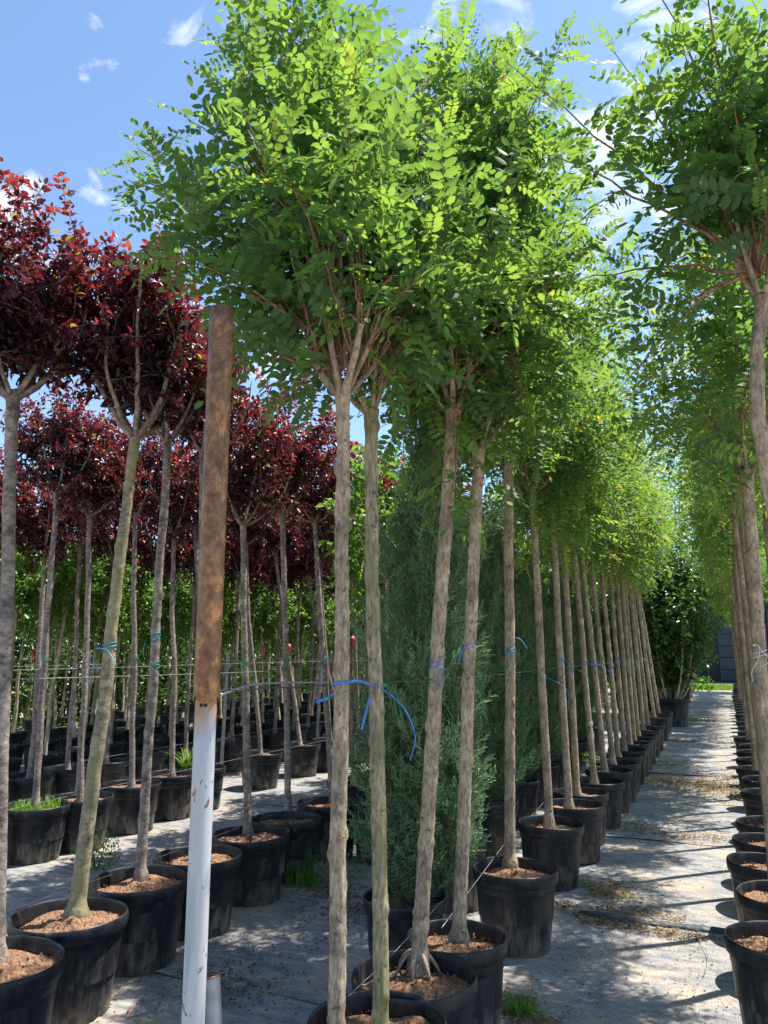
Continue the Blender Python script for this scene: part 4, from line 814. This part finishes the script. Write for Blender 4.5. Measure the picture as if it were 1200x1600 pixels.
tie(c, .032, M['white_twine'], 'white twine with a long tail on the second right-row robinia', [[at_y(1178, 1008, yR), at_y(1186, 1010, yR), at_y(1185, 1030, yR), at_y(1175, 1048, yR), at_y(1176, 1065, yR)], [at_y(1186, 1010, yR), at_y(1193, 1020, yR), at_y(1203, 1028, yR)], [at_y(1188, 1042, yR), at_y(1197, 1038, yR), at_y(1204, 1030, yR)]], .003)
Pl1 = TREES[near_plum[1][5]]; c = tp(Pl1, 1.68); yp = c[1] - .06
tie(c, .034, M['teal'], 'turquoise twine round the crooked olive plum trunk', [[at_y(153, 1013, yp), at_y(166, 1015, yp), at_y(176, 1028, yp), at_y(182, 1040, yp)], [at_y(146, 1025, yp), at_y(146, 1035, yp), at_y(152, 1048, yp)]], .004)
Pl2 = TREES[near_plum[2][5]]; c = tp(Pl2, 1.58); yp = c[1] - .05
tie(c, .029, M['green'], 'green twine on the wavy plum trunk', [[at_y(236, 1044, yp), at_y(245, 1050, yp), at_y(257, 1062, yp)], [at_y(236, 1044, yp), at_y(254, 1030, yp), at_y(264, 1015, yp)]], .003)
c = tp(Pl2, 1.75); tie(c, .029, M['teal'], 'blue twine loop higher on the wavy plum trunk', [[at_y(240, 1000, yp), at_y(250, 992, yp), at_y(250, 990, yp)], [at_y(228, 1000, yp), at_y(224, 1015, yp), at_y(224, 1026, yp)]], .003)
Pl4 = TREES[near_plum[4][5]]; c = tp(Pl4, 1.60); yp = c[1] - .05
tie(c, .033, M['green'], 'green twine hanging on the plum right of the rusty pole', [[at_y(375, 1036, yp), at_y(384, 1042, yp), at_y(388, 1050, yp)], [at_y(375, 1036, yp), at_y(379, 1055, yp), at_y(378, 1070, yp)]], .003)
for i, t in enumerate([TREES[near_plum[5][5]], TREES[near_plum[6][5]]]):
    c = tp(t, 1.6); tie(c, .032, M['teal' if i else 'green'], ['green twine on the plum midway to the nearest robinia', 'teal twine on the left-leaning plum'][i], [[c + [.03, -.03, 0], c + [.05, -.05, -.05], c + [.04, -.05, -.10]]], .003)
for i, t in enumerate(PLUM[7:17:2]):
    c = trunk_at((t[1], t[2]), 1.6); tie(c, .034, M['green'], 'green twine on the second-row plum %s' % names2[i * 2], [[c + [.03, -.03, 0], c + [.06, -.05, .04], c + [.08, -.05, -.04]]], .003)
rt = [(8, 1005), (50, 1020), (296, 1020), (412, 1015), (452, 1012), (552, 1000)]
for i, (x, y) in enumerate(rt):
    q = at_y(x, y, 9.6 if i > 1 else 7.5); V = [(-.03, 0, .07), (.03, .01, .06), (.035, 0, -.02), (.0, .01, -.20), (-.012, 0, -.02), (.02, .02, -.12)]
    V2 = [(a_, b__ + .004, c_) for a_, b__, c_ in V]; o = put('marker_ribbon', mesh('marker_ribbon', V + V2, [(0, 1, 2), (0, 2, 4), (4, 2, 3), (2, 5, 3), (6, 8, 7), (6, 10, 8), (10, 9, 8), (8, 9, 11), (0, 6, 7), (0, 7, 1), (4, 3, 9), (4, 9, 10)], M['red']), None, tuple(q), (0, 0, YAW), (.6, .8, .8))
    tag(o, ['red ribbon on a pale stem at the left edge', 'thin red ribbon beside the left-edge one', 'red ribbon left of the rusty pole', 'red ribbon right of the rusty pole', 'red ribbon midway between pole and nearest trunk', 'red ribbon between the two nearest robinias'][i], 'ribbon', 'red ribbons on far stems')

# ------------------------------------------------------------------ shrubs at the end of the path
SH = []
for s in range(2):
    cr = vase_crown(280 + s, rad=1.25, low=.1, top=4.3, limbs=11, per=34, spacing=.045, tm=[single(360 + k, .12, .075, False) for k in range(4)], hi=False, redtop=False, lim_r=.03)
    cm, br, tw = shared_crown(cr, M['shrub_leaf'], 's'); SH.append((cm, br.mesh('stems', M['pale_bark']), tw.mesh('twigs', M['shoot_bark'])))
sh = [((1047, 1108), 19.8, 'tall dark multi-stemmed shrub closing the left side of the path end', 1.12), ((1020, 1100), 22.5, 'dense shrub just behind the front one at the path end', 1.3), ((985, 1090), 21.5, 'dark shrub behind the last left-row robinias', 1.0), ((1060, 1085), 27, 'furthest dark shrub beside the path end', 1.0)]
for i, (p_, Y, lab, s) in enumerate(sh):
    q = at_y(p_[0], p_[1], Y); root = empty('leafy_shrub', (q[0], q[1], .35), i * 2.0, s); tag(root, lab, 'shrub', 'dark shrubs at the path end'); k = SH[i % 2]
    tag(put('crown', k[0], root), kind='stuff'); put('stems', k[1], root); tag(put('twigs', k[2], root), kind='stuff')
    pot(q[0], q[1], .95 if i == 0 else .8, ['big black tub of the front shrub at the path end', 'black tub of the second shrub', 'black tub behind the last robinias', 'black tub of the furthest shrub'][i], 'tubs of the path-end shrubs', hi=False, H=.62)

# ------------------------------------------------------------------ shed beyond the grass
q = at_z(1108, 1064, 0); shx, shy = q[0], 50.0
shed = empty('storage_shed', (shx, shy, 0)); tag(shed, 'dark blue-grey shed with panelled wall beyond the end of the path', 'shed')
def box(x0, x1, y0, y1, z0, z1): return [(x, y, z) for z in (z0, z1) for (x, y) in ((x0, y0), (x1, y0), (x1, y1), (x0, y1))], [(0, 1, 5), (0, 5, 4), (1, 2, 6), (1, 6, 5), (2, 3, 7), (2, 7, 6), (3, 0, 4), (3, 4, 7), (4, 5, 6), (4, 6, 7), (0, 2, 1), (0, 3, 2)]
V, F = box(-6, 6, 0, 8, 0, 5.6); put('wall', mesh('wall', V, F, M['shed_black'], smooth=False), shed)
g = np.random.default_rng(8)
for i in range(9):
    x0 = -6 + i * 1.34
    for k in range(8):
        if k == 6 or (i == 4 and k < 5): continue
        V, F = box(x0, x0 + 1.26, -.08 - .03 * (k % 2), -.01, .08 + k * .68, .08 + k * .68 + .64); put('panel', mesh('panel', V, F, M['shed_dark'], smooth=False), shed)
V, F = box(-6.4, 6.4, -.6, 8.4, 5.62, 5.8); put('roof', mesh('roof', V, F, M['post'], smooth=False), shed)

# distant tree masses
def mass(name, clumps, leafsize, n, m, label, seed):
    g = np.random.default_rng(seed); mb = MB(); P = []
    for (x, y, z, rx, ry, rz) in clumps:
        u = g.normal(size=(n, 3)); u /= np.linalg.norm(u, axis=1)[:, None]; u *= (g.uniform(.35, 1, n) ** .5)[:, None] * (1 + .18 * np.sin(u[:, :1] * 7 + x) * np.cos(u[:, 1:2] * 6 + y)); P.append(u * [rx, ry, rz] + [x, y, z])
        for _ in range(3):
            b_ = np.array([x + g.normal(0, rx * .3), y + g.normal(0, ry * .3), 0]); V, F = tube([b_, b_ + [g.normal(0, .1), 0, z * .6], b_ + [g.normal(0, .3), 0, z + rz * .5]], [.06, .05, .02], 6); mb.add(V, F, .1, 1)
    P = np.concatenate(P); D = g.normal(size=P.shape); D /= np.linalg.norm(D, axis=1)[:, None]; N = len(P)
    b2, _ = bake([single(400 + k, leafsize, leafsize * .62, False) for k in range(4)], P, orient(D, g, .8), g.uniform(.6, 1.3, N), g, g.uniform(.1, .95, N), 1)
    for a_, f_, t_ in zip(b2.V, b2.F, b2.T): mb.add(a_, f_ - f_.min(), t_)
    return tag(put(name, mb.mesh(name, [m, M['pale_bark']])), label, 'trees', kind='stuff')
g = np.random.default_rng(12)
cl = [(-14.8 + g.normal(0, .5), y, 1.9, 1.2, 1.5, 2.0 + g.uniform(-.2, .4)) for y in np.arange(5, 40, 1.5)] + [(-16.2 + g.normal(0, .4), y, 1.3, 1.2, 1.5, 1.9) for y in np.arange(5, 46, 1.8)]
mass('distant_trees', cl, .13, 3000, M['shrub_leaf'], 'dense green thicket closing the view behind the pale-stemmed trees', 51)
cl = [(x, 33 + g.normal(0, 1.5) + abs(x + 9) * .1, 2.4, 2.0, 1.6, 2.6) for x in np.arange(-19, -3.2, 1.7)]
mass('far_wood', cl, .18, 3600, M['green_leaf'], 'far wood behind the juniper row, one pale green mass', 52)
cl = [(x, 62 + g.normal(0, 2), 4.0, 4, 3, 4.2) for x in np.arange(-30, 16, 5.5)]
mass('horizon_trees', cl, .4, 1600, M['green_leaf'], 'trees beyond the shed on the horizon', 53)
for i in range(6):
    X, Y = -2.75 - .1 * (i % 2), 6.1 + 1.15 * i
    simple_tree('young_tree', (X, Y, 0), (X + .08 * (-1) ** i, Y, 2.35), GC[i % 3], M['pale_bark'], '%s leafy green tree between the junipers and the plums' % ORD[i], 'tree', 'leafy young trees between junipers and plums', .026, .020, 1700 + i)
    pot(X, Y, .46, '%s pot of the leafy trees between junipers and plums' % ORD[i], 'pots of the leafy young trees', hi=False)
g = np.random.default_rng(14)
mass('side_thicket', [(4.2 + g.normal(0, .3), y, 1.5, .9, 1.3, 1.6) for y in np.arange(7, 36, 2.0)], .13, 1500, M['green_leaf'], 'green thicket seen between the right-hand trunks', 54)
mass('path_end_trees', [(-3.8, 27, 5.6, 2.5, 2.2, 3.6), (-2.9, 31, 6.8, 3.0, 2.4, 3.8), (2.9, 31, 6.6, 2.9, 2.4, 3.8), (.9, 38, 5.6, 2.2, 1.2, 1.9), (-5.6, 25, 4.6, 1.8, 2, 3.2)], .15, 7000, M['green_leaf'], 'tall green trees arching over the far end of the path', 55)

# ------------------------------------------------------------------ green shade net far left centre
V, F = box(0, 5.0, 0, .04, 0, 1.75); o = put('shade_net_fence', mesh('shade_net_fence', V, F, M['net'], smooth=False), None, (-9.6, 21.5, 0), (0, 0, .35)); tag(o, 'dark teal shade-net fence glimpsed between far trunks', 'fence')

# ------------------------------------------------------------------ fabric fold, litter, weeds
P = spline([at_z(905, 1424, .02), at_z(980, 1438, .02), at_z(1060, 1448, .02), at_z(1130, 1456, .02), at_z(1200, 1462, .02), at_z(1290, 1470, .02)], 14); g = np.random.default_rng(4)
rad = .030 + .006 * np.sin(np.arange(len(P)) * .21) + .002 * g.normal(size=len(P)); rad[:6] *= np.linspace(.3, 1, 6); V, F = tube(P, rad, 18, True, smooth_noise((len(P), 18), 1, g) * .0022)
V[:, 2] = np.clip((V[:, 2] - .02) * .62 + .02, .004, 1); tag(put('fabric_roll', mesh('fabric_roll', V, F, M['roll'])), 'dark rolled fold of ground fabric lying across the path', 'fabric roll')
def litter(pts, n, spread, size, label, seed, lo=0, hi_=1.0, straw=.4, name='leaf_litter'):
    g = np.random.default_rng(seed); mb = MB(); pts = [np.asarray(p) for p in pts]
    for _ in range(n):
        p = pts[g.integers(0, len(pts))]; x, y = p[:2] + g.normal(0, 1, 2) * spread * (1 if g.random() < .8 else 2.2); a = g.uniform(0, 6.28); s = size * g.uniform(.4, 1.4); z = .018 + abs(g.normal(0, .006)) + .012 * (len(p) > 2 and p[2] > 0) * g.random()
        c, sn = math.cos(a), math.sin(a); t = g.uniform(lo, hi_)
        if g.random() < straw:
            l = s * 2.2; w_ = .0012; b = g.normal(0, .25) * l
            V = [(-l, -w_, 0), (-l, w_, 0), (0, b - w_, .003), (0, b + w_, .003), (l, -w_, .002), (l, w_, .002)]; F = [(0, 2, 1), (1, 2, 3), (2, 4, 3), (3, 4, 5)]
        else:
            V = [(-s, 0, 0), (-.2 * s, .45 * s, .004 + .3 * s * g.random()), (.9 * s, 0, .006), (-.2 * s, -.45 * s, .004), (0, 0, -.001)]; F = [(0, 4, 1), (1, 4, 2), (2, 4, 3), (3, 4, 0)]
        V = np.array(V); V = np.stack([V[:, 0] * c - V[:, 1] * sn + x, V[:, 0] * sn + V[:, 1] * c + y, V[:, 2] + z], -1); mb.add(V, F, t)
    return tag(put(name, mb.mesh(name, M['litter'])), label, 'litter', kind='stuff')
gp = lambda x, y: at_z(x, y, 0)
litter([gp(925, 1388), gp(945, 1395), gp(960, 1385), gp(940, 1400), gp(972, 1403)], 900, .055, .014, 'heap of dry straw and yellowed leaves on the sunny path', 61, .3, .85, .6)
litter([gp(x, y) for x, y in ((880, 1420), (905, 1432), (930, 1445), (960, 1450), (1000, 1455), (1040, 1462), (1080, 1468), (960, 1425), (1000, 1430), (1050, 1440))], 1500, .05, .012, 'line of dry debris caught along the fabric fold', 62, .0, .8, .5)
litter([gp(x, y) for x, y in ((1000, 1300), (1040, 1306), (1080, 1310), (1120, 1312), (990, 1290))], 800, .10, .014, 'debris along the second seam of the fabric', 63, .1, .85, .5)
litter([gp(x, y) for x, y in ((1030, 1222), (1060, 1228), (1100, 1226), (1130, 1235), (1150, 1240), (1030, 1195), (1160, 1218))], 4200, .26, .017, 'patch of fallen yellow and brown leaves further up the path', 64, .3, 1.0, .2)
litter([gp(x, y) for x, y in ((1030, 1165), (1080, 1155), (1130, 1160), (1060, 1128), (1110, 1125))], 1600, .5, .022, 'far debris bands across the path', 65, .2, .95, .2)
litter([gp(x, y) for x, y in ((450, 1370), (500, 1390), (540, 1405), (560, 1420), (600, 1440), (530, 1430), (350, 1560), (370, 1545))], 1500, .12, .014, 'brown leaf litter behind the nearest trunk', 66, .0, .6, .3)
litter([gp(x, y) for x, y in ((330, 1520), (430, 1500), (400, 1560), (300, 1545), (470, 1460), (260, 1560))], 340, .22, .012, 'red-brown plum leaves scattered on the fabric', 67, .86, .93, .1)
litter([gp(x, y) for x, y in ((1000, 1500), (900, 1560), (1080, 1560), (1060, 1380), (1100, 1340), (960, 1480))], 800, .35, .008, 'sparse specks and twigs on the path', 68, .0, .8, .5)
litter([gp(x, y) for x, y in ((815, 1590), (800, 1570), (835, 1600))], 500, .06, .016, 'straw and green scraps beside the nearest pots', 69, .2, .9, .6)
def curl(pts, label, r=.0016):
    V, F = tube(spline(pts, 8), r, 5); return tag(put('dry_twig', mesh('dry_twig', V, F, M['shoot_bark'])), label, 'twig', 'dry twigs on the path')
curl([at_z(1092, 1470, .02), at_z(1105, 1490, .03), at_z(1103, 1512, .03), at_z(1098, 1527, .02)], 'curved dry twig by the right-hand pot shadow')
curl([at_z(945, 1540, .02), at_z(940, 1555, .025), at_z(928, 1565, .02)], 'small dry twig in the shaded foreground path')
curl([at_z(980, 1378, .02), at_z(1010, 1380, .025), at_z(1055, 1378, .02)], 'long reddish stalk on the sunny path', .0012)
def tuft(x, y, z, n, h, rad, label, seed, wd=.004, lean=.35, name='weed_tuft'):
    g = np.random.default_rng(seed); mb = MB()
    for _ in range(n):
        a = g.uniform(0, 6.28); r = rad * math.sqrt(g.random()); p = np.array([r * math.cos(a), r * math.sin(a), 0]); hh = h * g.uniform(.5, 1.15); b = g.uniform(0, 6.28); l = hh * g.uniform(.1, lean * 2)
        pts = bez(p, p + [l * .2 * math.cos(b), l * .2 * math.sin(b), hh * .7], p + [l * math.cos(b), l * math.sin(b), hh * g.uniform(.6, 1)], 6); s = np.array([-math.sin(b), math.cos(b), 0]); w_ = wd * np.array([.7, 1, 1, .8, .5, .05])
        V = np.stack([pts + s * w_[:, None], pts - s * w_[:, None]], 1).reshape(-1, 3); F = grid_faces(6, 2, False); mb.add(V, F, g.uniform(0, 1))
    return tag(put(name, mb.mesh(name, M['weed_leaf']), None, (x, y, z)), label, 'weeds', 'weeds in pots and on the ground')
def leafy(x, y, z, n, h, rad, label, seed, s=.5):
    g = np.random.default_rng(seed); u = g.normal(size=(n, 3)); u /= np.linalg.norm(u, axis=1)[:, None]; P = u * (g.random(n) ** .4)[:, None] * [rad, rad, h / 2] + [0, 0, h / 2]; D = g.normal(size=(n, 3)) + u; D /= np.linalg.norm(D, axis=1)[:, None]
    mb, _ = bake(GR_LO, P, orient(D, g, .6), s * g.uniform(.5, 1.2, n), g, g.uniform(.2, .9, n), 1)
    for k in range(8):
        b = g.uniform(0, 6.28); V, F = tube([(0, 0, 0), (rad * .4 * math.cos(b), rad * .4 * math.sin(b), h * .6), (rad * .7 * math.cos(b), rad * .7 * math.sin(b), h)], .002, 3); mb.add(V, F, .3)
    return tag(put('leafy_weed', mb.mesh('leafy_weed', M['weed_leaf']), None, (x, y, z)), label, 'weeds', 'weeds in pots and on the ground')
b_ = PLUM[7][1]; tuft(b_[0], b_[1], .365, 260, .14, .22, 'bright grass filling the pot at the left edge', 71)
q = at_z(290, 1205, .385); tuft(q[0], q[1], .385, 46, .30, .05, 'strappy green weed in a pot left of the white pole', 72, .010, .7)
q = at_z(150, 1360, 0); leafy(q[0], q[1], .0, 420, .30, .20, 'feathery green weed between the front pots', 73, .35)
q = at_z(520, 1385, 0); leafy(q[0], q[1], .0, 360, .22, .26, 'low green weeds behind the nearest trunk', 74, .35)
q = at_z(470, 1385, 0); tuft(q[0], q[1], .0, 120, .20, .12, 'grassy weed at the foot of a front-row plum pot', 75)
q = at_z(528, 1252, .33); leafy(q[0], q[1], .385, 60, .16, .06, 'bright leafy weed in the pot behind the nearest robinia', 76, .7)
q = at_z(240, 1130, .33); leafy(q[0], q[1], .385, 160, .40, .10, 'bright upright weed left of the rusty pole', 77, .7)
q = at_z(110, 1145, .33); leafy(q[0], q[1], .385, 160, .22, .22, 'yellow-green leafy weed round a far pot', 78, .6)
q = at_z(815, 1590, 0); tuft(q[0], q[1], .01, 70, .10, .07, 'small grass tuft beside the nearest pots', 79)
q = at_z(925, 1205, .33); leafy(q[0], q[1], .40, 60, .14, .12, 'feathery green sprout on a left-row robinia pot', 80, .6)
q = at_z(1090, 1080, 0); leafy(q[0], 37.5, .0, 200, .7, .7, 'low leafy sprout where path meets grass', 81, 2.2)
